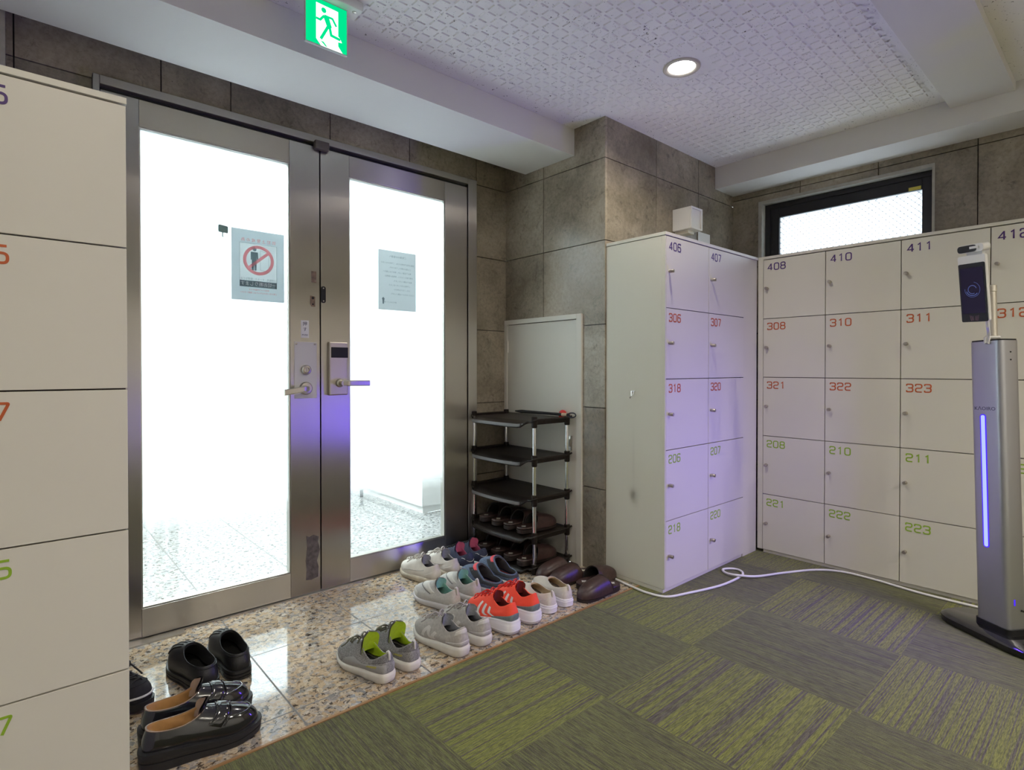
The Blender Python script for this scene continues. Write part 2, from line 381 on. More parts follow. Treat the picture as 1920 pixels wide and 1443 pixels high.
# ------------------------------------------------------------------ the room
YD, YW, XS, YP, XW, ZC = 2.574, 2.60, 2.255, 1.827, 3.596, 2.338   # door plane, door wall, side wall, pillar wall, window wall, ceiling
X0, Y0 = -1.6, -2.6
def tiled_wall(name, T, u0, u1, z0, z1, uj, zj, holes=(), seed=0, inset=(0, 0)):
    """stone slabs with open joints; T maps (u, z, out-of-wall) to the world"""
    rnd = random.Random(seed); bm = bmesh.new(); ly = bm.faces.layers.float.new('tint')
    us = sorted({u0, u1, *[u for u in uj if u0 < u < u1], *[h[i] for h in holes for i in (0, 1) if u0 < h[i] < u1]})
    zs = sorted({z0, z1, *[z for z in zj if z0 < z < z1], *[h[i] for h in holes for i in (2, 3) if z0 < h[i] < z1]})
    g = .0022; tint = {}
    def slab(u): return sum(1 for q in uj if q <= u + 1e-6)
    def slabz(z): return sum(1 for q in zj if q <= z + 1e-6)
    for a, b in zip(us, us[1:]):
        for c, d in zip(zs, zs[1:]):
            if any(h[0] - 1e-6 <= a and b <= h[1] + 1e-6 and h[2] - 1e-6 <= c and d <= h[3] + 1e-6 for h in holes): continue
            k = (slab(a), slabz(c)); tint.setdefault(k, rnd.random())
            A = a + (g if a in uj else 0); Bq = b - (g if b in uj else 0); Cc = c + (g if c in zj else 0); D = d - (g if d in zj else 0)
            for f in box(bm, A, Bq, Cc, D, -.018, 0, 0, T): f[ly] = tint[k]
            for f in box(bm, a + (inset[0] if a == us[0] else 0), b - (inset[1] if b == us[-1] else 0), c, d, -.06, -.0185, 1, T): f[ly] = .5
    return struct(obj(name, bm, [M['stone'], M['joint']]))
ZJ = [.43, .85, 1.28, 1.71, 2.13]
# door wall (faces -y), side wall (faces -x), pillar wall (faces -y), window wall (faces -x)
tiled_wall('wall_door', frame((0, YW, 0), (1, 0, 0), (0, 0, 1)), X0, XS + .02, 0, ZC, [-.86, -.43, .003, .441, .698, 1.139, 1.578, 2.027], ZJ, [(.22, 2.004, 0, 2.138)], 3)
tiled_wall('wall_side', frame((XS, 0, 0), (0, -1, 0), (0, 0, 1)), -YW, -YP, 0, ZC, [-2.272], ZJ, [(-2.60, -1.976, 0, 1.345)], 5, (0, .021))
tiled_wall('wall_pillar', frame((0, YP, 0), (1, 0, 0), (0, 0, 1)), XS + .0195, XW + .02, 0, ZC, [2.707, 3.157], ZJ, (), 8, (.021, 0))
WY0, WY1, WZ0, WZ1 = .728, 1.655, 1.55, 2.125
tiled_wall('wall_window', frame((XW, 0, 0), (0, -1, 0), (0, 0, 1)), -YP, -Y0, 0, ZC, [-1.40, -.985, -.554, -.12, .31, .74, 1.17, 1.6, 2.03], [.43, .85, 1.28, 1.71, 2.165], [(-WY1, -WY0, WZ0, WZ1)], 9)
bm = bmesh.new(); box(bm, X0, XW, Y0 - .06, Y0, 0, ZC); struct(obj('wall_back', bm, M['wall_white']))
bm = bmesh.new(); box(bm, X0 - .06, X0, Y0, YW, 0, ZC); struct(obj('wall_left', bm, M['wall_white']))
bm = bmesh.new(); box(bm, X0, -.018, 2.45, YW, 0, ZC); struct(obj('wall_left_pier', bm, M['stonereveal']))
# floors
bm = bmesh.new(); box(bm, X0, XS, 1.622, 2.62, -.05, 0); struct(obj('floor_granite', bm, M['granite']))
bm = bmesh.new(); box(bm, X0, XS, 2.621, 6.0, -.05, 0); struct(obj('floor_vestibule', bm, M['granite_grey']))
bm = bmesh.new(); box(bm, X0, XW, Y0, 1.612, -.05, 0); box(bm, XS + .001, XW, 1.612, YP, -.05, 0); struct(obj('floor_carpet', bm, M['carpet']))
bm = bmesh.new(); box(bm, X0, XS, 1.612, 1.622, -.05, .003); struct(obj('trim_1', bm, M['trimwood']))
# ceiling with pressed block pattern
bm = bmesh.new(); box(bm, X0, XW, Y0, YW, ZC, ZC + .05)
px, py, e, hh = .0545, .0535, .0050, .0036
x = -.2; 
while x < 3.32:
    y = .68 if x > 2.16 else -.3
    while y < 2.0:
        inside = (x + px) < 3.28 and (y + py) < (1.99 if x < 2.18 else 1.79)
        cx, cy = x + px / 2, y + py / 2
        if inside and (cx - 2.138) ** 2 + (cy - 1.318) ** 2 > .13 ** 2 and not (.5 < cx < .96 and 1.78 < cy < 1.99):
            a = [(x + .002, y + .002), (x + px - .002, y + .002), (x + px - .002, y + py - .002), (x + .002, y + py - .002)]
            b = [(x + e, y + e), (x + px - e, y + e), (x + px - e, y + py - e), (x + e, y + py - e)]
            va = [bm.verts.new((*q, ZC)) for q in a]; vb = [bm.verts.new((*q, ZC - hh)) for q in b]
            bm.faces.new(vb)
            bm.faces.new([bm.verts.new((x + qx, y + qy, ZC - hh - .0001)) for qx, qy in ((-.010, -.010), (.010, -.010), (.010, .010), (-.010, .010))])
            for i in range(4): bm.faces.new((va[i], va[(i + 1) % 4], vb[(i + 1) % 4], vb[i]))
        y += py
    x += px
struct(obj('ceiling', bm, M['board']))
bm = bmesh.new(); box(bm, X0, XS, 2.037, 2.424, 2.195, ZC - .001); struct(obj('trim_2', bm, M['white_paint']))
bm = bmesh.new(); box(bm, 3.358, XW, Y0, YP, 2.200, ZC - .001); struct(obj('trim_3', bm, M['white_paint']))
bm = bmesh.new(); box(bm, X0, 3.357, .388, .622, 2.297, ZC - .001); struct(obj('trim_4', bm, M['white_paint']))
# vestibule beyond the glass doors
bm = bmesh.new(); box(bm, 2.2, 3.0, 3.46, 6.0, .05, 2.34); box(bm, 2.212, 3.0, 3.472, 6.0, 0, .05)
box(bm, 2.2, 3.0, 2.63, 2.69, 0, 2.34); box(bm, 2.94, 3.0, 2.69, 3.46, 0, 2.34); struct(obj('wall_vestibule_right', bm, M['wall_white']))
bm = bmesh.new(); box(bm, -.4, -.34, 2.69, 6.0, 0, 2.34); box(bm, -.4, .22, 2.665, 2.69, 0, 2.34); struct(obj('wall_vestibule_left', bm, M['wall_white']))
bm = bmesh.new(); box(bm, -.4, 3.0, 2.665, 6.0, 2.34, 2.4); box(bm, -.4, 3.0, 2.665, 2.69, 2.138, 2.34); struct(obj('ceiling_vestibule', bm, M['wall_white']))
bm = bmesh.new(); box(bm, XS + .001, 3.0, 2.66, 3.47, -.05, 0); struct(obj('floor_vestibule_side', bm, M['granite_grey']))
bm = bmesh.new(); box(bm, -9, 11, 8.6, 8.9, -.05, 3.1); struct(obj('wall_across_street', bm, mat('street_wall', (.42, .41, .39), .85)))
bm = bmesh.new(); box(bm, -9, 11, 6.0, 8.6, -.08, -.02); struct(obj('floor_street', bm, mat('street_paving', (.35, .35, .34), .85)))
for k_, y_ in enumerate((3.15, 4.7)):  # unseen lamps added to brighten the film and the vestibule walls
    t = thing('lobby_fill_light', 'unseen fill light added in the vestibule beyond the doors', 'ceiling light', (1.0, y_, 2.34), 0, 'added vestibule fill lights')
    obj('housing', B(-.62, .62, -.12, .12, -.05, -.0005), M['white'], t, bev=.004); obj('diffuser', B(-.60, .60, -.10, .10, -.056, -.0505), M['lamp'], t)
    l = bpy.data.lights.new('lobby_fill_lamp', 'AREA'); l.shape = 'RECTANGLE'; l.size = 1.2; l.size_y = .2; l.energy = LOBBY_FILL; l.color = (.86, .94, 1)
    o = bpy.data.objects.new('lobby_fill_lamp', l); o.location = (0, -.02, -.075); o.rotation_euler = (math.radians(-50), 0, 0); o.parent = t; C.objects.link(o)
g = thing('bar_gate', 'gate of upright metal bars at the far end of the bright vestibule', 'gate', (.9, 5.9, 0))
for k in range(13): obj('bar', B(-1.24 + k * .115, -1.24 + k * .115 + (.075, .05, .06, .085)[k % 4], -.015, .015, .05, 2.2), M['nickel'], g)
for z in (.03, 2.2): obj('rail', B(-1.22, .2, -.02, .02, z, z + .04), M['nickel'], g)
t = thing('door_stop', 'small metal floor stop standing far back in the vestibule', 'door stop', (2.12, 4.25, 0))
bm = bmesh.new(); lathe(bm, [(.014, 0), (.014, .06), (.01, .065)], 16); obj('post', bm, M['black'], t, 40)
bm = bmesh.new(); lathe(bm, [(.03, .065), (.03, .078), (.0, .08)], 16); obj('cap', bm, M['steel'], t, 40)

# ------------------------------------------------------------------ glass doors
fr = struct(bpy.data.objects.new('trim_5', None)); C.objects.link(fr)
bm = bmesh.new(); box(bm, .2402, 1.9418, 2.565, 2.66, 2.106, 2.138); obj('head', bm, mat('satin_frame_steel', (.44, .42, .39), .5, metal=.9), fr, bev=.002)
for n, a, b in (('jamb', .219, .240), ('jamb', 1.942, 2.004)): obj(n, B(a, b, 2.565, 2.66, 0, 2.138), M['steel_v'], fr, bev=.002)
obj('gap_shade_strip', B(.24, 1.942, 2.60, 2.62, 2.088, 2.106), M['gap_shade'], fr)  # near-black strip, shade above the leaves put into the colour
obj('threshold', B(.22, 2.004, 2.56, 2.64, -.01, .003), M['steel'], fr)
obj('step_plate', B(.245, .50, 2.515, 2.562, 0, .006), M['steel'], fr)
def door(nm, x0, x1, gx0, gx1, plates):
    d = bpy.data.objects.new(nm, None); C.objects.link(d); d['kind'] = 'structure'; d.location = (x0, YD, 0)
    def o(n, bm, m, par=d, **k):
        for v in bm.verts: v.co.x -= x0; v.co.y -= YD
        return obj(n, bm, m, par, **k)
    o('stile', B(x0, gx0, YD, YD + .04, .006, 2.088), M['steel_v'], bev=.001); o('stile', B(gx1, x1, YD, YD + .04, .006, 2.088), M['steel_v'], bev=.001)
    o('top_rail', B(gx0 + .0006, gx1 - .0006, YD + .0006, YD + .04, 1.986, 2.088), M['steel_h'], bev=.001)
    o('bottom_rail', B(gx0 + .0006, gx1 - .0006, YD + .0006, YD + .04, .006, .117), M['steel_h'], bev=.001)
    bm = bmesh.new()
    box(bm, gx0, gx1, YD + .004, YD + .039, .117, .123); box(bm, gx0, gx1, YD + .004, YD + .039, 1.980, 1.986)
    box(bm, gx0, gx0 + .005, YD + .004, YD + .039, .123, 1.980); box(bm, gx1 - .005, gx1, YD + .004, YD + .039, .123, 1.980)
    o('glazing_bead', bm, M['steel'])
    o('glass', B(gx0, gx1, YD + .018, YD + .024, .117, 1.986), M['glass'])
    o('frosted_film', B(gx0 + .005, gx1 - .005, YD + .0165, YD + .0175, .37, 1.980), M['film'])
    return d, o
d1, o1 = door('door_1', .243, 1.0738, .362, .936, 0)
d2, o2 = door('door_2', 1.0795, 1.940, 1.2225, 1.787, 0)
ZY = lambda z: frame((0, 0, 0), (1, 0, 0), (0, 0, 1))
def lockface(y): return frame((0, y, 0), (1, 0, 0), (0, 0, 1))      # local (x, z, out towards the room)
def lever(oo, x, z, x2, z2, y, rr, parname='lever_handle'):
    bm = bmesh.new(); T = lockface(y) @ Matrix.Translation((x, z, 0))
    lathe(bm, [(rr, 0), (rr, .006), (rr * .85, .011), (.011, .013), (.011, .045)], 28, T)
    s = 1 if x2 > x else -1
    path = fillet([(x, y - .040, z), (x + s * .02, y - .052, z), (x2, y - .045, z2)], .015, False, 5)
    R = []
    for i, p in enumerate(path):
        hz = .011 if i < 3 else .0135; hy = .006
        R.append([Vector((p.x, p.y + a * hy, p.z + b * hz)) for a, b in ((-1, -.7), (-.5, -1), (.5, -1), (1, -.7), (1, .7), (.5, 1), (-.5, 1), (-1, .7))])
    q = grid(bm, R, True); bm.faces.new(q[0][::-1]); bm.faces.new(q[-1])
    return oo(parname, bm, M['nickel'], smooth=35)
# left leaf: pale plate with cylinder and lever, sticker, marks
pl1 = o1('lock_plate', B(.954, 1.058, YD - .002, YD + .001, .914, 1.175), M['plate'], bev=.0008)
bm = bmesh.new()
for xx in (.963, 1.049): lathe(bm, [(.005, .002), (.005, .0035), (.002, .0045)], 12, lockface(YD) @ Matrix.Translation((xx, 1.166, 0)))
o1('screw', bm, M['nickel'])
bm = bmesh.new(); T = lockface(YD) @ Matrix.Translation((1.006, 1.046, 0)); lathe(bm, [(.023, 0), (.023, .010), (.019, .016), (.012, .018), (.012, .013), (.0, .013)], 28, T)
box(bm, -.002, .002, -.009, .009, .012, .0155, 0, T); o1('lock_cylinder', bm, M['nickel'], smooth=35)
lever(o1, 1.005, .961, .893, .945, YD - .002, .030)
st = o1('push_sticker', B(.985, 1.022, YD - .0006, YD + .0005, 1.194, 1.275), M['white'])
for s_, sz, zz in (('押', .022, 1.2505), ('す', .020, 1.2265), ('PUSH', .0115, 1.2035)):
    tt = text(s_, sz, lockface(YD - .0007) @ Matrix.Translation((1.0035, zz, 0)), M['navytxt'], 'lettering', st)
    tt.data.transform(Matrix.Translation((-.243, -YD, 0)))
def poly_plate(oo, name, pts, m, y=YD, d=.0006):
    bm = bmesh.new(); prism(bm, pts, lockface(y), d); return oo(name, bm, m)
poly_plate(o1, 'adhesive_mark', [(1.034, 1.453), (1.058, 1.453), (1.058, 1.506), (1.034, 1.506)], M['tape'])
poly_plate(o1, 'adhesive_mark', [(1.034, 1.341), (1.052, 1.341), (1.052, 1.388), (1.028, 1.392), (1.028, 1.352)], M['tape'])
bm = bmesh.new()
for zz, r in ((1.381, .006), (1.352, .0042)): lathe(bm, [(r, .0006), (r, .0012), (0, .0012)], 14, lockface(YD) @ Matrix.Translation((1.041, zz, 0)))
o1('screw_hole', bm, M['black'])
rp = random.Random(4)
poly_plate(o1, 'adhesive_mark', [(1.004, .070), (1.03, .066), (1.062, .073), (1.064, .12), (1.057, .15), (1.071, .20), (1.062, .24), (1.066, .262), (1.04, .274), (1.02, .268), (1.006, .275), (1.010, .22), (1.003, .16), (1.007, .115)], M['tape2'])
# right leaf: digital lock body, lever, bolt cover
lb = o2('digital_lock', B(1.110, 1.203, YD - .024, YD, .925, 1.179), M['nickel'], bev=.005)
kp = o2('keypad', B(1.119, 1.203, YD - .027, YD - .020, 1.104, 1.154), M['black'], bev=.002)
lever(o2, 1.160, .983, 1.293, .982, YD - .024, .020)
bm = bmesh.new(); prism(bm, fillet([(1.080, 1.362), (1.102, 1.362), (1.102, 1.440), (1.080, 1.440)], .011, True), lockface(YD), .004); bc = o2('bolt_cover', bm, M['black'])
bm = bmesh.new()
for zz in (1.371, 1.431): lathe(bm, [(.003, .004), (.003, .005), (0, .005)], 10, lockface(YD) @ Matrix.Translation((1.091, zz, 0)))
o2('screw', bm, M['steel'])
obj('catch_box', B(1.045, 1.112, 2.545, 2.575, 2.073, 2.112), mat('bronze_box', (.12, .10, .09), .5), fr, bev=.004)
# ------------------------------------------------------------------ paper notices on the glass (seen from the back, so mirrored)
YN = YD + .0145
n1 = tag(obj('paper_notice', B(.694, .915, YN, YN + .0006, 1.349, 1.656), M['paper']), 'white paper notice with red no-entry circle taped on left glass door', 'notice')
TM = frame((0, YN, 0), (1, 0, 0), (0, 0, 1))
MIR = Matrix.Diagonal((-1, 1, 1, 1))
def bits(par, name, m, fn, d=.0002):
    bm = bmesh.new(); fn(bm); return obj(name, bm, m, par)
bits(n1, 'tinted_margin', M['margin'], lambda b: [prism(b, [(a, c), (b_, c), (b_, d), (a, d)], TM @ Matrix.Translation((0, 0, .00015)), 0) for a, b_, c, d in ((.694, .727, 1.349, 1.656), (.882, .915, 1.349, 1.656), (.727, .882, 1.349, 1.409), (.727, .882, 1.597, 1.656))])
TM2 = TM @ Matrix.Translation((0, 0, .0003))
bits(n1, 'border', M['ink'], lambda b: ribbon(b, [(.727, 1.409), (.882, 1.409), (.882, 1.597), (.727, 1.597)], .0012, TM2, 0, True))
CX, CZ = .805, 1.527
def man(b):
    prism(b, [(CX - .017 + .0085 * math.cos(a * PI / 8), 1.574 + .0085 * math.sin(a * PI / 8)) for a in range(16)], TM2, 0)
    prism(b, fillet([(.772, 1.527), (.772, 1.562), (.802, 1.562), (.804, 1.527), (.798, 1.527), (.797, 1.545), (.796, 1.482), (.788, 1.482), (.787, 1.52), (.785, 1.482), (.776, 1.482), (.777, 1.545), (.776, 1.527)], .0015, True, 2), TM2, 0)
bits(n1, 'figure', M['ink'], man)
bits(n1, 'door_outline', M['ink'], lambda b: ribbon(b, [(.812, 1.486), (.848, 1.480), (.848, 1.560), (.812, 1.572)], .001, TM2, 0, True))
TM3 = TM @ Matrix.Translation((0, 0, .0006))
def ringm(b):
    ribbon(b, [(CX + .058 * math.cos(a * PI / 32), CZ + .058 * math.sin(a * PI / 32)) for a in range(64)], .0135, TM3, 0, True)
    ribbon(b, [(CX - .0385, CZ - .0335), (CX + .0385, CZ + .0335)], .0125, TM3, 0)
bits(n1, 'prohibition_ring', M['redink'], ringm)
bits(n1, 'text_bar', M['ink'], lambda b: prism(b, [(.727, 1.409), (.882, 1.409), (.882, 1.436), (.727, 1.436)], TM2, 0))
def mtext(s, size, x, z, m, par, T=TM3, sx=1.0): return text(s, size, T @ Matrix.Translation((x, z, 0)) @ MIR, m, 'lettering', par, extr=0, sx=sx)
mtext('一切お断りします', .0205, .8045, 1.4155, M['paleink'], n1, sx=.92)
mtext('訪問販売・セールス・勧誘などは', .0115, .8045, 1.4395, M['ink'], n1, sx=.86)
mtext('防 犯 上 警 戒 の 為', .0165, .805, 1.606, M['redink'], n1, sx=1.02)
mtext('防犯カメラ作動中です', .0085, .806, 1.394, M['redink'], n1); mtext('ご用のない方の立ち入りはご遠慮ください', .0082, .806, 1.381, M['redink'], n1)
n2 = tag(obj('paper_notice', B(1.386, 1.608, YN, YN + .0006, 1.355, 1.662), M['paper']), 'grey paper notice of small printed lines taped on right glass door', 'notice')
mtext('ご利用のお客様へ', .0125, 1.498, 1.628, M['ink'], n2)
for i, (s_, x_) in enumerate((('当館は完全予約制のため、ご予約のない方の', 1.505), ('ご入館はお断りしております。', 1.515), ('靴は下足箱へ入れ、館内では上履きへ', 1.50), ('お履き替えください。貴重品の管理は', 1.512), ('各自でお願いいたします。', 1.53), ('ご不明な点がございましたら', 1.515), ('スタッフまでお声がけ', 1.53), ('くださいますようお願いします。', 1.53))):
    mtext(s_, .0098, x_ - .006, 1.594 - i * .0225, M['ink'], n2)
mtext('受付スタッフ一同', .009, 1.455, 1.392, M['ink'], n2)
bits(n2, 'mark', M['ink'], lambda b: prism(b, [(1.410, 1.385), (1.418, 1.385), (1.420, 1.405), (1.422, 1.412), (1.414, 1.420), (1.406, 1.412), (1.409, 1.405)], TM2, 0))
hk = tag(obj('adhesive_hook', (lambda b: (prism(b, fillet([(.643, 1.628), (.681, 1.626), (.681, 1.656), (.643, 1.660)], .006, True), TM, .002), ribbon(b, [(.660, 1.627), (.6595, 1.612), (.6625, 1.609)], .0045, TM, .002), b)[-1])(bmesh.new()), m_thin('backlit_grey_plastic', (.25, .32, .30), (.3, .33, .31), .5)), 'small grey square hook stuck to the left glass door', 'hook')

# ------------------------------------------------------------------ access panel in the side wall
d3 = bpy.data.objects.new('door_3', None); C.objects.link(d3); d3['kind'] = 'structure'
bm = bmesh.new(); box(bm, XS - .012, XS + .03, 1.976, 2.013, 0, 1.345); box(bm, XS - .012, XS + .03, 2.013, 2.60, 1.318, 1.345); box(bm, XS - .012, XS + .03, 2.576, 2.60, 0, 1.318)
obj('frame', bm, M['offwhite'], d3, bev=.0015)
obj('leaf', B(XS - .006, XS + .02, 2.0165, 2.5725, .005, 1.3145), M['offwhite'], d3, bev=.001)
obj('gap_shade_strip', B(XS + .004, XS + .01, 2.0132, 2.5758, .003, 1.3178), M['gap_shade'], d3)  # near-black backing paints the shade in the gap around the leaf
bm = bmesh.new(); box(bm, XS - .010, XS - .006, 2.044, 2.066, .61, .69); box(bm, XS - .016, XS - .010, 2.051, 2.059, .63, .67); obj('flush_latch', bm, M['steel'], d3)
for z in (1.15, .2): obj('hinge', B(XS - .016, XS - .006, 2.567, 2.577, z, z + .07), M['offwhite'], d3)

# ------------------------------------------------------------------ window
wn = bpy.data.objects.new('window_1', None); C.objects.link(wn); wn['kind'] = 'structure'
bm = bmesh.new(); xa, xb_ = XW - .004, XW + .10
box(bm, xa, xb_, WY1 - .022, WY1, WZ0, WZ1); box(bm, xa, xb_, WY0, WY0 + .012, WZ0, WZ1); box(bm, xa, xb_, WY0 + .012, WY1 - .022, WZ1 - .018, WZ1); box(bm, xa, xb_, WY0 + .012, WY1 - .022, WZ0, WZ0 + .02)
obj('reveal', bm, M['stonereveal'], wn)
FX = 3.65; fy0, fy1, fz0, fz1 = .742, 1.632, 1.571, 2.106; gy0, gy1, gz0, gz1 = .795, 1.548, 1.62, 2.016
bm = bmesh.new(); box(bm, FX, FX + .05, gy1, fy1, fz0, fz1); box(bm, FX, FX + .05, fy0, gy0, fz0, fz1); box(bm, FX, FX + .05, gy0, gy1, gz1, fz1); box(bm, FX, FX + .05, gy0, gy1, fz0, gz0)
box(bm, FX - .008, FX, fy1 - .03, fy1, fz0, fz1); box(bm, FX - .008, FX, fy0, fy1 - .03, fz1 - .03, fz1); box(bm, FX - .008, FX, fy0, fy0 + .012, fz0, fz1 - .03)
obj('frame', bm, M['alum_black'], wn, bev=.0015)
obj('pane', B(FX + .018, FX + .024, gy0, gy1, gz0, gz1), M['wglass'], wn)
bm = bmesh.new()
k = -1.2
while k < 2.4:                       # diagonal wire mesh in the glass
    for s in (1, -1):
        ya, yb = gy0, gy1; za = gz0 + (ya - 1.17) * s * 1.0 + k * .4; zb = gz0 + (yb - 1.17) * s * 1.0 + k * .4
        p = [(y_, za + (zb - za) * (y_ - ya) / (yb - ya)) for y_ in [ya + (yb - ya) * q / 60 for q in range(61)]]
        p = [q for q in p if gz0 < q[1] < gz1]
        if len(p) > 1: ribbon(bm, [(-p[0][0], p[0][1]), (-p[-1][0], p[-1][1])], .0026, frame((FX + .0175, 0, 0), (0, -1, 0), (0, 0, 1)), .0004)
    k += .085
obj('wire_mesh', bm, mat('wire', (.45, .48, .5), .5), wn)
obj('sticker', B(FX - .001, FX + .001, .800, .856, gz1 + .002, gz1 + .020), M['yellow'], wn)

# ------------------------------------------------------------------ lockers
def locker(name, label, T, cols, rows, numbers, depth, nx=.024, has_side=0, kick=.018, top=1.690, rows_z=(.018, .336, .669, 1.003, 1.336, 1.672)):
    """T maps (along the front, out of the front, z).  cols: x edges."""
    t = thing(name, label, 'lockers')
    def bx(n, a, par=t, m=M['locker'], bev=.0008): return obj(n, B(*a, T=T), m, par, bev=bev)
    xa, xb = cols[0], cols[-1]
    bx('body', (xa + .001, xb - .001, -depth, -.021, kick, top - .018), m=M['locker_side'])
    bx('door_gap_shade', (xa + (.009 if has_side else .003), xb - .003, -.0205, -.0185, kick + .001, top - .018), m=M['edge'], bev=0)  # dark brown sheet behind the doors paints the shade in their gaps
    bx('top_board', (xa, xb, -depth, .001, top - .015, top))
    bx('plinth', (xa + .002, xb - .002, -depth, -.010, 0, kick - .0015), m=M['offwhite'], bev=0)
    if has_side: bx('side_panel', (xa + .001, xa + .0085, -.0209, -.0005, kick, top - .018), m=M['locker_side'], bev=.0005)
    for ci in range(len(cols) - 1):
        for ri in range(5):
            txt, m = numbers[ci][ri]
            z0, z1 = rows_z[ri], rows_z[ri + 1]
            e0 = .010 if (has_side and ci == 0) else .0018
            d = obj('door', B(cols[ci] + e0, cols[ci + 1] - .0018, -.018, 0, z0 + .0018, z1 - .0018, T=T), M['locker'], t, bev=.0008)
            R3 = T.to_3x3(); ux = R3 @ Vector((1, 0, 0)); uz = Vector((0, 0, 1))
            if txt:
                number(txt, .036, frame(T @ Vector((cols[ci] + nx + e0, 0, z1 - .062)), ux, uz), d, m, .0245)
            bm = bmesh.new(); K = frame(T @ Vector((cols[ci] + .022 + e0, 0, z1 - .165)), ux, uz)
            lathe(bm, [(.0065, 0), (.0065, .004), (.0085, .006), (.0085, .024), (.007, .026), (0, .0262)], 16, K)
            obj('knob', bm, M['nickel'], d, 40)
    return t
NUM = lambda a: [(q, M['lime'] if q[:1] == '2' else M['purple'] if q[:1] == '4' else M['orange']) for q in a]
T1 = Matrix(((1, 0, 0, 0), (0, -1, 0, 1.477), (0, 0, 1, 0), (0, 0, 0, 1)))
lk1 = locker('locker_unit', 'cream ten door locker unit lit violet, numbers 406 and 407 at top', T1, [2.262, 2.655, 3.038], 5, [NUM(['218', '206', '318', '306', '406']), NUM(['220', '207', '320', '307', '407'])], YP - 1.479, has_side=1)
obj('door_gap_shade', B(3.0383, 3.0424, 1.4835, 1.4855, .02, 1.672), M['edge'], lk1); obj('filler_panel', B(3.0425, 3.203, 1.483, 1.50, .0, 1.674), M['locker'], lk1); obj('filler_top', B(3.0385, 3.203, 1.476, YP - .002, 1.675, 1.690), M['locker'], lk1)  # dark strip beside the filler paints the shade of that gap
smear = obj('smear', (lambda b: (prism(b, [(-1.70, .36), (-1.61, .36), (-1.61, .92), (-1.70, .92)], frame((2.2632, 0, 0), (0, -1, 0), (0, 0, 1)), .0002), b)[-1])(bmesh.new()),
    None, lk1)
sm = bpy.data.materials.new('dirt_smear'); sm.use_nodes = True; sm.node_tree.nodes.clear()
_o = nd(sm, 'ShaderNodeOutputMaterial'); _t = nd(sm, 'ShaderNodeBsdfTransparent'); _d = nd(sm, 'ShaderNodeBsdfDiffuse'); _d.inputs[0].default_value = (.16, .12, .09, 1); _m = nd(sm, 'ShaderNodeMixShader')
_tc = nd(sm, 'ShaderNodeTexCoord').outputs['Object']; _v = nd(sm, 'ShaderNodeVectorMath', operation='MULTIPLY_ADD'); lk(sm, _tc, _v.inputs[0]); _v.inputs[1].default_value = (0, 24, 14); _v.inputs[2].default_value = (0, -24 * 1.654, -14 * .43)
_g = nd(sm, 'ShaderNodeTexGradient', gradient_type='QUADRATIC_SPHERE'); lk(sm, _v.outputs[0], _g.inputs[0])
_v2 = nd(sm, 'ShaderNodeVectorMath', operation='MULTIPLY_ADD'); lk(sm, _tc, _v2.inputs[0]); _v2.inputs[1].default_value = (0, 55, 3.6); _v2.inputs[2].default_value = (0, -55 * 1.655, -3.6 * .62)
_g2 = nd(sm, 'ShaderNodeTexGradient', gradient_type='QUADRATIC_SPHERE'); lk(sm, _v2.outputs[0], _g2.inputs[0])
lk(sm, mth(sm, 'ADD', mth(sm, 'MULTIPLY', _g.outputs['Fac'], .62), mth(sm, 'MULTIPLY', _g2.outputs['Fac'], .2)), _m.inputs[0]); lk(sm, _t.outputs[0], _m.inputs[1]); lk(sm, _d.outputs[0], _m.inputs[2]); lk(sm, _m.outputs[0], _o.inputs[0])
smear.data.materials.clear(); smear.data.materials.append(sm)
h = tag(obj('wire_hook', (lambda b: (tube(b, [(2.258, 1.664, .942), (2.252, 1.660, .918), (2.238, 1.657, .908), (2.235, 1.655, .914), (2.252, 1.652, .922), (2.258, 1.648, .942)], .0022, 6), box(b, 2.2585, 2.2625, 1.645, 1.668, .938, .944), b)[-1])(bmesh.new()), M['chrome']), 'small wire hook on the plain side of the 406 locker', 'hook')
T2 = Matrix(((0, -1, 0, 3.205), (-1, 0, 0, 1.446), (0, 0, 1, 0), (0, 0, 0, 1)))
c2 = [0, .3285, .666, .998, 1.33]
lk2 = locker('locker_unit', 'long cream locker bank under the window, numbers 408 to 412', T2, c2, 5,
       [NUM(['221', '208', '321', '308', '408']), NUM(['222', '210', '322', '310', '410']), NUM(['223', '211', '323', '311', '411']), NUM(['', '212', '', '312', '412'])], XW - 3.207)
obj('end_panel', B(-.0295, -.0005, -.02, -.001, 0.018, 1.69, T=T2), M['locker'], lk2)
T3 = Matrix(((1, 0, 0, 0), (0, -1, 0, 1.600), (0, 0, 1, 0), (0, 0, 0, 1)))
locker('locker_unit', 'tall cream locker at left edge beside the glass doors', T3, [-.136, .201], 5, [NUM(['217', '205', '317', '305', '405'])], .35, nx=.028)

# ------------------------------------------------------------------ small wall things
t = thing('wall_box', 'white square box with open frame front on the stone wall', 'wall box', (2.93, 1.76, 1.85))
bm = bmesh.new(); box(bm, -.06, .06, -.045, YP - 1.76 - .0005, 0, .125); obj('body', bm, M['white'], t, bev=.002)
bm = bmesh.new()
for a in ((-.06, .06, 0, .010), (-.06, .06, .115, .125), (-.06, -.05, .010, .115), (.05, .06, .010, .115)): box(bm, a[0], a[1], -.056, -.0455, a[2], a[3])
obj('front_frame', bm, M['white'], t, bev=.001)
obj('bracket', B(-.035, .03, -.02, YP - 1.76 - .0005, -.018, -.0005), M['offwhite'], t)
tag(obj('white_card', B(3.145, 3.285, YP - .006, YP - .002, 1.6905, 1.895), M['white']), 'plain white card standing on the 406 locker against the stone wall', 'card')
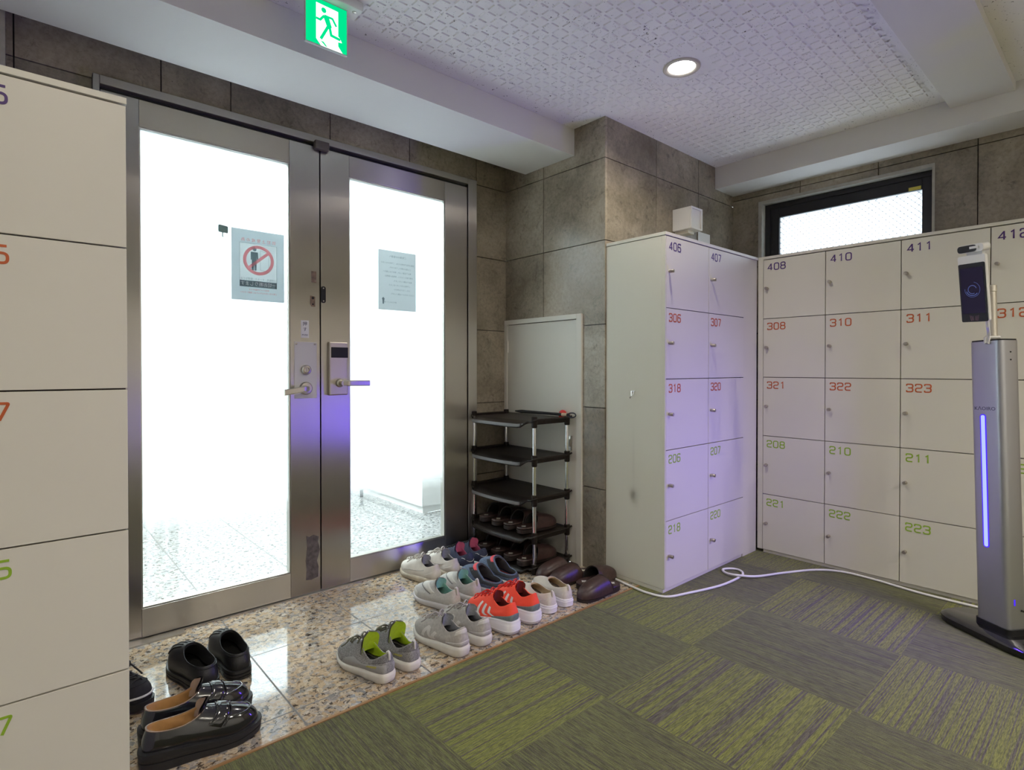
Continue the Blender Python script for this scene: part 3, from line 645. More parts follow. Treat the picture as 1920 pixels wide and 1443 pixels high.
# downlights (the one in view, and unseen ones added as room fill)
def downlight(x, y, label, p):
    t = thing('downlight', label, 'ceiling light', (x, y, ZC), 0, 'round recessed ceiling lights')
    z = -hh if False else 0
    bm = bmesh.new(); lathe(bm, [(.056, .0), (.056, -.0015), (.062, -.006), (.074, -.007), (.078, -.003), (.078, 0)], 48); obj('ring', bm, M['lampring'], t, 40)
    bm = bmesh.new(); lathe(bm, [(.056, -.0005), (.054, -.002), (0, -.0025)], 48); obj('diffuser', bm, M['lamp'], t, 40)
    l = bpy.data.lights.new('downlight_lamp', 'AREA'); l.shape = 'DISK'; l.size = .10; l.energy = p; l.color = (1, .92, .79); l.spread = math.radians(150)
    o = bpy.data.objects.new('downlight_lamp', l); o.location = (0, 0, -.012); o.parent = t; C.objects.link(o)
    return t
downlight(2.138, 1.318, 'round glowing ceiling light above the 406 lockers', 5)
for x_, y_ in ((.15, .70), (2.5, -1.1), (-.5, -1.1), (.6, -1.8), (1.8, -1.7), (2.9, -1.6)): downlight(x_, y_, 'round ceiling light added out of view as room fill', 6 if y_ > 0 else 13)
# exit sign
t = thing('exit_sign', 'lit green emergency exit sign with running figure under the ceiling', 'sign', (0, 0, 0))
ex0, ex1, ez0, ez1, ey = .732, .881, 2.149, 2.3005, 1.866
obj('base_plate', B(ex0 - .04, ex1 + .045, ey - .035, ey + .035, 2.308, ZC - .0005), M['white'], t, bev=.003)
bm = bmesh.new(); lathe(bm, [(.007, 0), (.007, .002), (0, .003)], 14, frame((ex1 + .022, ey - .01, 2.308), (1, 0, 0), (0, -1, 0))); obj('screw', bm, M['steel'], t)
pn = obj('sign_panel', B(ex0, ex1, ey, ey + .010, ez0, 2.308), M['exit_edge'], t)
def EP(p):                      # picture of the sign, in units of the sign
    u = (p[0] - 285) / 685.; v = (p[1] - (-50 + 265 * u)) / 705.
    return (ex0 + .002 + u * (ex1 - ex0 - .004), ez1 - v * (ez1 - ez0 - .002))
TE = frame((0, ey, 0), (1, 0, 0), (0, 0, 1))
def T_(d): return TE @ Matrix.Translation((0, 0, d))
bits(pn, 'green_field', M['exit_green'], lambda b: prism(b, [(ex0 + .002, ez0 + .003), (ex1 - .002, ez0 + .003), (ex1 - .002, 2.306), (ex0 + .002, 2.306)], TE, .0003))
bits(pn, 'white_doorway', M['exit_white'], lambda b: prism(b, [EP(q) for q in [(450, 55), (820, 210), (820, 605), (850, 640), (885, 718), (818, 700), (820, 770), (895, 888), (530, 748), (450, 630)]], T_(.0004), .0003))
def runner(b):
    c = EP((577, 188)); prism(b, [(c[0] + .0088 * math.cos(a * PI / 10), c[1] + .0088 * math.sin(a * PI / 10)) for a in range(20)], T_(.0008), .0003)
    for pts, w in (([(450, 305), (515, 337), (585, 275)], .0078), ([(585, 272), (722, 325), (788, 452)], .0075), ([(655, 440), (525, 642)], .0095), ([(668, 430), (700, 592), (856, 668)], .0095)):
        ribbon(b, [EP(q) for q in pts], w, T_(.0008), .0003)
    prism(b, [EP(q) for q in [(562, 268), (660, 300), (712, 470), (640, 480), (600, 370)]], T_(.00085), .0003)
    prism(b, [EP(q) for q in [(520, 668), (572, 692), (636, 780), (606, 768)]], T_(.0008), .0003)
bits(pn, 'running_figure', M['exit_green'], runner)

# ------------------------------------------------------------------ shoe rack
rk = thing('shoe_rack', 'five tier dark brown plastic shoe rack with chrome posts', 'shoe rack', (1.98, 2.06, 0))
RX, RY = .244, .50; LV = [.030, .190, .382, .585, .783]
for i, z in enumerate(LV):
    bm = bmesh.new(); rows = []
    for a in range(13):
        u = a / 12; row = []
        for b in range(25):
            v = b / 24; yy = -.015 + v * (RY + .03)
            e = min(v, 1 - v) * (RY + .03)
            mid = min(1, max(0, (e - .040) / .032)); mid = mid * mid * (3 - 2 * mid)
            xf = -.018 - .030 * mid - .022 * math.sin(PI * v)
            xx = xf + u * (RX + .02 - xf)
            rail = max(0, 1 - e / .022); dip = mid * max(0, 1 - u / .16)
            zz = z + .012 * rail - .027 * dip + (.006 if u > .95 else 0)
            row.append((xx, yy, zz))
        rows.append(row)
    grid(bm, rows)
    sh = obj('shelf', bm, M['brown'], rk, 60, solid=-.009)
    bm = bmesh.new(); lip = [r for r in rows[0][3:-3]]; hgt = .013 if i > 1 else .007
    grid(bm, [[Vector((x_ - .0035, y_, z_ - .002)) for x_, y_, z_ in lip], [Vector((x_ - .0042, y_, z_ + hgt * .5)) for x_, y_, z_ in lip], [Vector((x_ - .0030, y_, z_ + hgt)) for x_, y_, z_ in lip], [Vector((x_ + .001, y_, z_ + hgt)) for x_, y_, z_ in lip], [Vector((x_ + .001, y_, z_ - .002)) for x_, y_, z_ in lip]])
    obj('front_lip', bm, M['lip'] if i > 1 else M['brown'], sh, 60)  # upper lips lighter grey, their glare is put into the colour
    bm = bmesh.new()
    for px_, py_ in ((0, 0), (RX, 0), (0, RY), (RX, RY)):
        if i: lathe(bm, [(.0125, z - .034), (.0145, z - .03), (.0155, z + .012), (.0155, z + .022), (.013, z + .024)], 14, Matrix.Translation((px_, py_, 0)))
        else: lathe(bm, [(.014, 0), (.0155, .008), (.0155, .05), (.013, .052)], 14, Matrix.Translation((px_, py_, 0)))
    for yy in (0, RY): box(bm, 0, RX, yy - .007, yy + .007, z - .018, z + .010)
    for k in range(1, 7): box(bm, .01, RX, k * RY / 7 - .003, k * RY / 7 + .003, z - .012, z - .001)
    obj('shelf_support', bm, M['brown'], sh, 40)
for px_, py_ in ((0, 0), (RX, 0), (0, RY), (RX, RY)):
    bm = bmesh.new(); lathe(bm, [(.0098, .04), (.0098, .775)], 16, Matrix.Translation((px_, py_, 0))); obj('post', bm, M['chrome'], rk, 40)
t = thing('shoehorn', 'long black shoehorn with beige band and cord loop on top rack shelf', 'shoehorn', (2.182, 2.43, .806))
p0, p1 = Vector((0, 0, 0)), Vector((.016, -.40, 0))
bm = bmesh.new(); tube(bm, [p0.lerp(p1, q / 8) for q in range(9)], [.004, .010, .0095, .009, .0085, .008, .008, .008, .008], 10); obj('shaft', bm, M['blackm'], t, 40)
bm = bmesh.new(); tube(bm, [p0.lerp(p1, .90), p0.lerp(p1, .99)], .0093, 10); obj('band', bm, M['beige'], t, 40)
bm = bmesh.new(); tube(bm, [p1 + Vector((.003 * math.sin(a), -.028 + .028 * math.cos(a), .012 * math.sin(a))) for a in [q * 2 * PI / 20 for q in range(20)]], .0035, 6, closed=True); obj('loop', bm, mat('navy_cord', (.01, .012, .03), .6), t, 40)
bm = bmesh.new(); lathe(bm, [(.021, 0), (.0225, .010), (.022, .022), (.018, .034), (.010, .041), (0, .043)], 32); o = obj('red_cap', bm, M['red'], None, 89); o.location = (2.226, 2.094, .7855); tag(o, 'small red domed cap behind the shoehorn on top rack shelf', 'cap')

# ------------------------------------------------------------------ face recognition stand
AX = Vector((-.549, -.836, 0)); FN = Vector((-.836, .549, 0))        # width direction (left to right as seen), front normal
SB = Vector((2.888, .362, 0))
st = thing('face_scan_stand', 'grey face recognition stand with violet light bar and tilted screen', 'stand', SB)
MB = Matrix((AX, -FN, Vector((0, 0, 1)))).transposed().to_4x4()         # local x = width, -y = front
def rounded(w, d, r, n=6): return fillet([(-w / 2, -d / 2), (w / 2, -d / 2), (w / 2, d / 2), (-w / 2, d / 2)], r, True, n)
def loft(bm, secs, T):
    R = grid(bm, [[T @ Vector((p.x, p.y, z)) for p in sec] for sec, z in secs], True); bm.faces.new(R[0][::-1]); bm.faces.new(R[-1])
bm = bmesh.new(); loft(bm, [(rounded(.405, .215, .1), 0), (rounded(.415, .225, .105), .006), (rounded(.415, .225, .105), .026), (rounded(.39, .20, .095), .034)], MB)
obj('base', bm, mat('gloss_black', (.008, .008, .009), .15, coat=.5), st, 40)
bm = bmesh.new(); loft(bm, [(rounded(.138, .098, .02), .033), (rounded(.138, .098, .02), .058)], MB); obj('collar', bm, M['black'], st, 40)
TL = MB @ Matrix.Rotation(math.radians(-2.0), 4, 'Y')                     # the post leans a little
bm = bmesh.new(); loft(bm, [(rounded(.128, .088, .022), .056), (rounded(.128, .088, .022), 1.160)], TL); post = obj('post', bm, M['alu'], st, 40)
bm = bmesh.new(); loft(bm, [(rounded(.124, .084, .02), 1.1602), (rounded(.124, .084, .02), 1.166)], TL); obj('top_cap', bm, M['black'], st, 40)
LX = -.012
FT = lambda x, z, d=0: TL @ Matrix.Translation((x, -.044 - d, z)) @ Matrix.Rotation(PI / 2, 4, 'X')      # local plane on the post's front
bm = bmesh.new(); prism(bm, fillet([(-.0125, .347), (.0125, .347), (.0125, .872), (-.0125, .872)], .0124, True), FT(LX, 0), .0006); obj('light_bar_halo', bm, M['ledhalo'], st)  # glowing rim stands in for the violet halo around the bar
bm = bmesh.new(); prism(bm, fillet([(-.0075, .351), (.0075, .351), (.0075, .868), (-.0075, .868)], .0074, True), FT(LX, 0), .0016); lb_ = obj('light_bar', bm, M['led'], st)
l = bpy.data.lights.new('light_bar_lamp', 'AREA'); l.shape = 'RECTANGLE'; l.size = .015; l.size_y = .51; l.energy = 8.5; l.color = (.10, .04, 1)
lo = bpy.data.objects.new('light_bar_lamp', l); lo.matrix_world = FT(LX, .61, .004) @ Matrix.Rotation(PI, 4, 'Y'); lo.parent = st; C.objects.link(lo)
tx = text('KΛOIRO', .0195, FT(-.004, .888), M['navytxt'], 'lettering', st, sx=1.15)
bm = bmesh.new()
for z in (1.115, 1.085): lathe(bm, [(.003, 0), (.003, .0015), (0, .0015)], 10, TL @ Matrix.Translation((.0642, 0, z)) @ Matrix.Rotation(PI / 2, 4, 'Y'))
obj('side_screw', bm, M['black'], st)
bm = bmesh.new(); prism(bm, [(-.003, .145), (.003, .145), (.003, .168), (-.003, .168)], TL @ Matrix.Translation((.0642, -.012, 0)) @ Matrix.Rotation(PI / 2, 4, 'Z') @ Matrix.Rotation(PI / 2, 4, 'X'), .0006); obj('power_light', bm, M['ledhalo'], st)
bm = bmesh.new(); lathe(bm, [(.0165, 1.165), (.0165, 1.36), (.0185, 1.362), (.0185, 1.385), (.012, 1.388), (0, 1.388)], 20, TL @ Matrix.Translation((-.014, .012, 0))); obj('pole', bm, mat('champagne_metal', (.62, .58, .5), .35, metal=.8), st, 40)
# tablet on the pole
tc_ = Vector((2.776, .436, 1.362))
TB = Matrix.Translation(tc_ - SB) @ MB @ Matrix.Rotation(math.radians(2.2), 4, 'Y') @ Matrix.Rotation(math.radians(3), 4, 'Z') @ Matrix.Rotation(math.radians(8), 4, 'X')
# local: x right, y back, z up
def slab(w, hgt, r, y0, y1, T, bm=None):
    bm = bm or bmesh.new(); prism(bm, fillet([(-w / 2, -hgt / 2), (w / 2, -hgt / 2), (w / 2, hgt / 2), (-w / 2, hgt / 2)], r, True), T @ Matrix.Translation((0, y1, 0)) @ Matrix.Rotation(PI / 2, 4, 'X'), y1 - y0); return bm
tb = obj('tablet', slab(.106, .256, .010, -.006, .006, TB), M['white'], st, 35, bev=.0015)
obj('glass_front', slab(.100, .226, .006, -.0085, -.0062, TB @ Matrix.Translation((0, 0, -.016))), M['black'], tb)
obj('screen', slab(.088, .176, .002, -.0095, -.0086, TB @ Matrix.Translation((0, 0, -.008))), M['screen'], tb)
bm = bmesh.new(); TR = TB @ Matrix.Translation((0, -.0096, -.004)) @ Matrix.Rotation(PI / 2, 4, 'X')
for r, a0, a1, w in ((.016, .3, 5.2, .0025), (.023, 3.4, 5.6, .003), (.029, 3.0, 7.6, .0014)):
    ribbon(bm, [(r * math.cos(a0 + (a1 - a0) * q / 24), r * math.sin(a0 + (a1 - a0) * q / 24)) for q in range(25)], w, TR, .0003)
obj('ring_graphic', bm, M['ring'], tb)
bm = bmesh.new()
for k in (-3, -2, -1, 1, 2, 3): ribbon(bm, [(k * .004, -.010 - abs(k) * .001), (k * .0055, .004 + abs(k) * .0015)], .0012, TB @ Matrix.Translation((.0, -.0087, -.112)) @ Matrix.Rotation(PI / 2, 4, 'X'), .0003)
obj('card_symbol', bm, mat('pink_symbol', (.3, .14, .2), .5), tb)
cam_T = TB @ Matrix.Translation((.004, .004, .153))
bm = bmesh.new(); prism(bm, fillet([(-.050, -.015), (.050, -.015), (.050, .015), (-.050, .015)], .0148, True), cam_T @ Matrix.Translation((0, .018, 0)) @ Matrix.Rotation(PI / 2, 4, 'X'), .034); th = obj('thermal_camera', bm, M['white'], st, 35)
bm = bmesh.new(); prism(bm, fillet([(-.048, -.013), (.024, -.013), (.024, .013), (-.048, .013)], .0128, True), cam_T @ Matrix.Translation((0, -.0155, 0)) @ Matrix.Rotation(PI / 2, 4, 'X'), .003); obj('lens_cover', bm, M['black'], th)
obj('label_strip', B(.0, .034, -.0195, -.0187, -.002, .007, T=cam_T), M['white'], th)
obj('neck', B(-.03, .03, .002, .014, -.03, -.014, T=cam_T), M['white'], th)
bm = bmesh.new(); tube(bm, [TB @ Vector((.036, .006, -.120)), TB @ Vector((.034, .008, -.15)), TL @ Vector((.012, -.035, 1.185)), TL @ Vector((.010, -.050, 1.172)), TL @ Vector((.012, -.050, 1.152)), TL @ Vector((.020, -.048, 1.150)), TL @ Vector((.022, -.045, 1.175)), TL @ Vector((.024, .0, 1.175))], .0055, 8); obj('tablet_cord', bm, M['white'], st, 40)
obj('bracket', B(-.01, .022, .0065, .045, -.08, -.03, T=TB), M['white'], st)
# power cord from the stand and the white cable on the floor
def spline(pts, k=8):
    P = [Vector(p) for p in pts]; out = []
    for i in range(len(P) - 1):
        a, b, c, d = P[max(i - 1, 0)], P[i], P[i + 1], P[min(i + 2, len(P) - 1)]
        for j in range(k):
            t = j / k; out.append(.5 * ((2 * b) + (c - a) * t + (2 * a - 5 * b + 4 * c - d) * t * t + (3 * b - a - 3 * c + d) * t ** 3))
    return out + [P[-1]]
bm = bmesh.new(); tube(bm, spline([(TL @ Vector((.064, .015, .125))), *[Vector(q) - SB for q in ((2.93, .27, .10), (2.99, .20, .05), (3.08, .12, .008), (3.15, .02, .006), (3.17, -.2, .006))]]), .004, 8); obj('power_cord', bm, M['black'], st, 60)
cp = [2.226, 1.735, 2.207, 1.621, 2.2, 1.525, 2.228, 1.443, 2.339, 1.401, 2.536, 1.347, 2.703, 1.337, 2.776, 1.351, 2.808, 1.391, 2.79, 1.43, 2.749, 1.446, 2.705, 1.40, 2.703, 1.335, 2.78, 1.278, 2.94, 1.215, 3.105, 1.124, 3.178, 1.023, 3.182, .879, 3.150, .69, 3.150, .479, 3.168, .30, 3.172, .0, 3.172, -.4]
zc = [.0065] * 23
for i in (11, 12, 13): zc[i] = .0105 if i != 12 else .018
bm = bmesh.new(); tube(bm, spline([(cp[2 * i], cp[2 * i + 1], zc[i]) for i in range(len(cp) // 2)]), .0058, 8); o = obj('floor_cable', bm, M['cable'], None, 60); tag(o, 'white cable looping across the green carpet along the lockers', 'cable')
# ------------------------------------------------------------------ shoes
OUTL = [(0, 1.0), (.56, .958), (.93, .82), (1.0, .67), (.86, .42), (.80, .20), (.54, .035), (0, 0), (-.54, .035), (-.79, .20), (-.72, .42), (-.94, .69), (-.82, .86), (-.48, .965)]
def outline(L, w, k=4):
    P = [Vector((x * w, y * L)) for x, y in OUTL]; n = len(P); out = []
    for i in range(n):
        a, b, c, d = P[i - 1], P[i], P[(i + 1) % n], P[(i + 2) % n]
        for j in range(k):
            t = j / k; out.append(.5 * ((2 * b) + (c - a) * t + (2 * a - 5 * b + 4 * c - d) * t * t + (3 * b - a - 3 * c + d) * t ** 3))
    return out
def sm01(x): x = max(0, min(1, x)); return x * x * (3 - 2 * x)
class Shoe:
    """one shoe: heel at the origin, toe along +y, up z"""
    def __init__(s, d, mx):
        s.d = d; s.mx = mx; s.L = d.get('L', .28); s.w = d.get('w', .049)
        s.out = outline(s.L, s.w); s.n = len(s.out)
        n = s.n; s.nor = []
        for i in range(n):
            t = s.out[(i + 1) % n] - s.out[i - 1]; nn = Vector((t.y, -t.x)).normalized()
            if nn.dot(s.out[i] - Vector((0, s.L * .5))) < 0: nn = -nn
            s.nor.append(nn)
        hs, ts = d.get('hs', .034), d.get('ts', .022)
        s.zt = lambda y: ts + (hs - ts) * (1 - sm01((y / s.L - .15) / .6)) + d.get('spring', .010) * sm01((y / s.L - .72) / .28) ** 1.5
        s.zb = lambda y: d.get('spring', .010) * sm01((y / s.L - .72) / .28) ** 1.5 + d.get('hspring', .003) * sm01((.1 - y / s.L) / .1)
        yf, yb = d.get('yf', .50) * s.L, d.get('yb', .045) * s.L; wr = d.get('wr', .62) * s.w
        yc, ry = (yf + yb) / 2, (yf - yb) / 2; zf, zs, zh = d.get('zf', .108), d.get('zs', .070), d.get('zh', .092)
        s.P = []; s.yf = yf
        for i in range(n):
            a = 2 * PI * i / n; c = math.cos(a); o = s.out[i]
            ca, sa = c, math.sin(a)
            pw = d.get('pw', 1.0)
            x = wr * (abs(sa) ** .8) * (1 if sa > 0 else -1); y = yc + ry * (abs(ca) ** .9) * (1 if ca > 0 else -1)
            if c > 0: z = zs + (zf - zs) * c ** d.get('pf', 1.3)
            else: z = zs + (zh - zs) * (-c) ** d.get('ph', 1.6)
            nn = s.nor[i]; b0 = o - nn * d.get('inset', .004)
            z0 = s.zt(o.y) - .002
            p0 = Vector((b0.x, b0.y, z0)); p3 = Vector((x, y, z))
            f = sm01((c - .05) / .75)
            side = .45 * (z - z0)
            p1 = p0 + Vector((nn.x, nn.y, 0)) * d.get('bulge', .006) + Vector((0, 0, (1 - f) * side + f * d.get('toe_h', .050)))
            back = Vector((b0.x - x, b0.y - y, 0))
            p2s = p3 + Vector((nn.x, nn.y, 0)) * d.get('puff', .006) - Vector((0, 0, .40 * (z - z0)))
            p2f = p3 + back * d.get('vamp', .42) + Vector((0, 0, d.get('vz', -.030)))
            s.P.append((p0, p1, p2s.lerp(p2f, f), p3))
    def U(s, i, t):
        i = i % s.n; a = int(math.floor(i)); f = i - a; r = []
        for k in (a % s.n, (a + 1) % s.n):
            p = s.P[k]; q = 1 - t
            r.append(p[0] * q ** 3 + p[1] * 3 * q * q * t + p[2] * 3 * q * t * t + p[3] * t ** 3)
        return r[0].lerp(r[1], f)
    def N(s, i, t):
        a = s.U(i + .4, t) - s.U(i - .4, t); b = s.U(i, min(1, t + .03)) - s.U(i, max(0, t - .03)); n = a.cross(b)
        if n.length < 1e-9: return Vector((0, 0, 1))
        n.normalize()
        return n if n.dot(s.U(i, t) - Vector((0, s.L * .45, .02))) > 0 else -n
    def mir(s, v): return Vector((v.x * s.mx, v.y, v.z))
    def G(s, bm, rows, closed=False): return grid(bm, [[s.mir(p) for p in r] for r in rows], closed)
    def sole(s, prof, bm, y0=-1, y1=9, grooves=0):
        rows = []
        for off, f in prof:
            r = []
            for i, o in enumerate(s.out):
                zt, zb = s.zt(o.y), s.zb(o.y)
                off2 = off + (.0 if not grooves else -.0022 * (1 if (int(o.y / s.L * 60) % 2) and f < .6 else 0))
                p = o + s.nor[i] * off2; r.append(Vector((p.x, p.y, zb + (zt - zb) * f)))
            rows.append(r)
        R = s.G(bm, rows, True); bm.faces.new(R[0][::-1]); bm.faces.new(R[-1])
    def patch(s, bm, i0, i1, t0, t1, off=.0012, ni=None, nt=6, skew=0.0, edge=True):
        """raised panel on the upper; t0, t1 may be functions of the position 0..1 along it"""
        ni = ni or max(2, int(abs(i1 - i0) * 1.5)); rows = []
        for a in range(ni + 1):
            u = a / ni; A = t0(u) if callable(t0) else t0; Bq = t1(u) if callable(t1) else t1
            row = []
            for b in range(nt + 1):
                t = A + (Bq - A) * b / nt; i = i0 + (i1 - i0) * u + skew * (b / nt)
                o = off if not edge or (0 < a < ni and 0 < b < nt) else off * .2
                row.append(s.U(i, t) + s.N(i, t) * o)
            rows.append(row)
        s.G(bm, rows)
def build_shoe(kind, label, group, pos, ang, mx, d, m):
    t = thing(kind, label, d.get('cat', 'shoe'), (pos[0], pos[1], d.get('z', 0.0)), math.radians(ang - 90), group)
    s = Shoe(d, mx); n = s.n; H = n // 2
    bm = bmesh.new(); s.sole(d.get('prof', [(-.006, 0), (-.001, .08), (.002, .35), (.003, .7), (.001, .95), (-.003, 1)]), bm, grooves=d.get('grooves', 0)); so = obj('sole', bm, m['sole'], t, 55)
    if 'tread' in m:
        bm = bmesh.new(); rows = []
        for off, f in ((-.008, -.02), (-.0005, .0), (.0025, .10), (.0035, .30), (.0028, .32)):
            rows.append([Vector(((o + s.nor[i] * off).x, (o + s.nor[i] * off).y, s.zb(o.y) + max(0, (s.zt(o.y) - s.zb(o.y)) * f) + .0003)) for i, o in enumerate(s.out)])
        R = s.G(bm, rows, True); bm.faces.new(R[0][::-1]); bm.faces.new(R[-1]); obj('outsole', bm, m['tread'], so, 55)
    bm = bmesh.new(); NS = 12
    rows = [[s.U(i, k / NS) for i in range(n)] for k in range(NS + 1)]
    ctr = Vector((0, (s.yf + d.get('yb', .045) * s.L) / 2, 0)); rim = rows[-1]
    def shrink(row, a, dz): 
        out = []
        for p in row:
            q = Vector((p.x, p.y, 0)) - ctr; l = q.length; q = q * (max(0, l - a) / l); out.append(Vector((q.x + ctr.x, q.y + ctr.y, p.z + dz)))
        return out
    th = d.get('collar', .0045)
    rows += [shrink(rim, th * .35, th * .45), shrink(rim, th * .8, th * .3)]
    s.G(bm, rows, True); up = obj('upper', bm, m['upper'], t, 60)
    bm = bmesh.new(); r0 = shrink(rim, th * .8, th * .3); r1 = shrink(rim, th * 1.3, -.006); zi = s.zt(.1 * s.L) + .004
    inner = []
    for i in range(n):
        o = s.out[i]; p = o * .80 + Vector((0, s.L * .10)); inner.append(Vector((p.x * .92, min(p.y, s.L * .86), s.zt(p.y) + .016)))
    mid = [a.lerp(b, .5) for a, b in zip(r1, inner)]
    for i in range(n): mid[i].z = min(mid[i].z, r1[i].z - .012)
    s.G(bm, [r0, r1, mid, inner], True); obj('lining', bm, m['lining'], t, 60)
    bm = bmesh.new(); R = [bm.verts.new(s.mir(Vector((p.x, p.y, p.z - .002)))) for p in [Vector((o.x * .78, o.y * .82 + s.L * .07, s.zt(o.y * .82 + s.L * .07) + .006)) for o in s.out]]; bm.faces.new(R); obj('insole', bm, m.get('insole', m['lining']), t)
    for e in d.get('extras', ()):
        k = e[0]
        if k == 'patch':
            _, name, mk, i0, i1, t0, t1 = e[:7]; kw = e[7] if len(e) > 7 else {}
            both = kw.pop('both', False) if 'both' in kw else False
            kw = dict(kw); bm = bmesh.new(); s.patch(bm, i0, i1, t0, t1, **kw)
            obj(name, bm, m[mk], t if not kw.get('sub') else up, 60)
            if both is True or e[0] == 'x':
                bm = bmesh.new(); s.patch(bm, -i0, -i1, t0, t1, **{**kw, 'skew': -kw.get('skew', 0)}); obj(name, bm, m[mk], t, 60)
        if k == 'laces':
            rows_, w_, r_ = e[1], e[2], e[3]; bm = bmesh.new(); q = []
            for a in range(rows_):
                tt = e[4] + (e[5] - e[4]) * a / max(1, rows_ - 1); ww = w_ * (.75 + .35 * a / max(1, rows_ - 1))
                A, Cc = s.U(-ww, tt), s.U(ww, tt); lift = Vector((0, 0, .006)); mdl = s.U(0, tt) + lift * 1.2
                A = A + s.N(-ww, tt) * .002; Cc = Cc + s.N(ww, tt) * .002
                tube(bm, [s.mir(v) for v in [A - lift * .3, A.lerp(mdl, .5) + lift * .5, mdl, Cc.lerp(mdl, .5) + lift * .5, Cc - lift * .3]], r_, 6)
                if q: tube(bm, [s.mir(q[0] + lift * .3), s.mir((q[0] + Cc) / 2 + lift), s.mir(Cc + lift * .3)], r_, 6)
                q = (A, Cc)
            if len(e) > 6 and e[6]:
                top = s.U(0, e[5]) + Vector((0, 0, .010))
                for sg in (-1, 1):
                    tube(bm, [s.mir(v) for v in spline([top, top + Vector((sg * .016, .006, .010)), top + Vector((sg * .032, .014, -.002)), top + Vector((sg * .024, .020, -.012)), top + Vector((sg * .004, .006, .002))], 5)], r_, 6)
                    tube(bm, [s.mir(v) for v in spline([top, top + Vector((sg * .020, .020, .002)), top + Vector((sg * .036, .040, -.022)), top + Vector((sg * .040, .060, -.036))], 5)], r_ * .9, 6)
            obj('laces', bm, m.get('lace', m['upper']), t, 60)
        if k == 'tongue':
            hgt, wd, lean, mk = e[1], e[2], e[3], e[4]
            bm = bmesh.new(); rows = []; zf = d.get('zf', .108)
            for layer in (0, 1):
                for b in range(9):
                    v = b / 8 if layer == 0 else 1 - b / 8; row = []
                    for a in range(11):
                        u = a / 5 - 1; wv = wd * (1 + .06 * v) * (math.sqrt(max(.0, 1 - max(0, (v - .5) / .5) ** 3)) * .96 + .04)
                        row.append(Vector((u * wv, s.yf - .002 - (wv / wd) ** 2 * .016 * u * u - v * lean - (.006 if layer else 0), zf - .034 + v * (hgt + .034) - (.002 if layer else 0))))
                    rows.append(row)
            R = s.G(bm, rows)
            obj('tongue', bm, m[mk], t, 60)
            if len(e) > 5:
                bm = bmesh.new(); rows2 = [[p + Vector((0, -.0012, 0)) for p in r] for r in rows[9:18]]; s.G(bm, rows2); obj('tongue_lining', bm, m[e[5]], t, 60)
        if k == 'tab':
            p = s.U(H, 1.0); w_ = e[1]
            bm = bmesh.new(); tube(bm, [s.mir(v) for v in [s.U(H, .70) + s.N(H, .7) * .001, s.U(H, .85) + Vector((0, -.004, 0)), p + Vector((0, -.006, .004)), p + Vector((0, -.002, .008)), p + Vector((0, .005, .003))]], w_, 8); obj('pull_tab', bm, m[e[2]], t, 60)
        if k == 'curve':
            _, name, mk, pts, r_ = e; bm = bmesh.new()
            tube(bm, [s.mir(s.U(i, tt) + s.N(i, tt) * r_ * .4) for i, tt in pts], r_, 6); obj(name, bm, m[mk], t, 60)
        if k == 'stripe':                            # straight bars painted on one side: (i bottom, i top, half width)
            _, name, mk, ib, it, hw, t0, t1, sides = e
            for sd in sides:
                bm = bmesh.new(); rows = []
                for b in range(9):
                    f = b / 8; i = (ib + (it - ib) * f) * sd; tt = t0 + (t1 - t0) * f
                    rows.append([s.U(i + q * hw, tt) + s.N(i + q * hw, tt) * .0014 for q in (-1, 0, 1)])
                s.G(bm, rows); obj(name, bm, m[mk], t, 60)
    return t
def fab(name, col, rough=.8, n=.12, sc=120, b=.25, bs=420, **k): return mat(name, col, rough, noise=n, nscale=sc, bump=b, bscale=bs, **k)
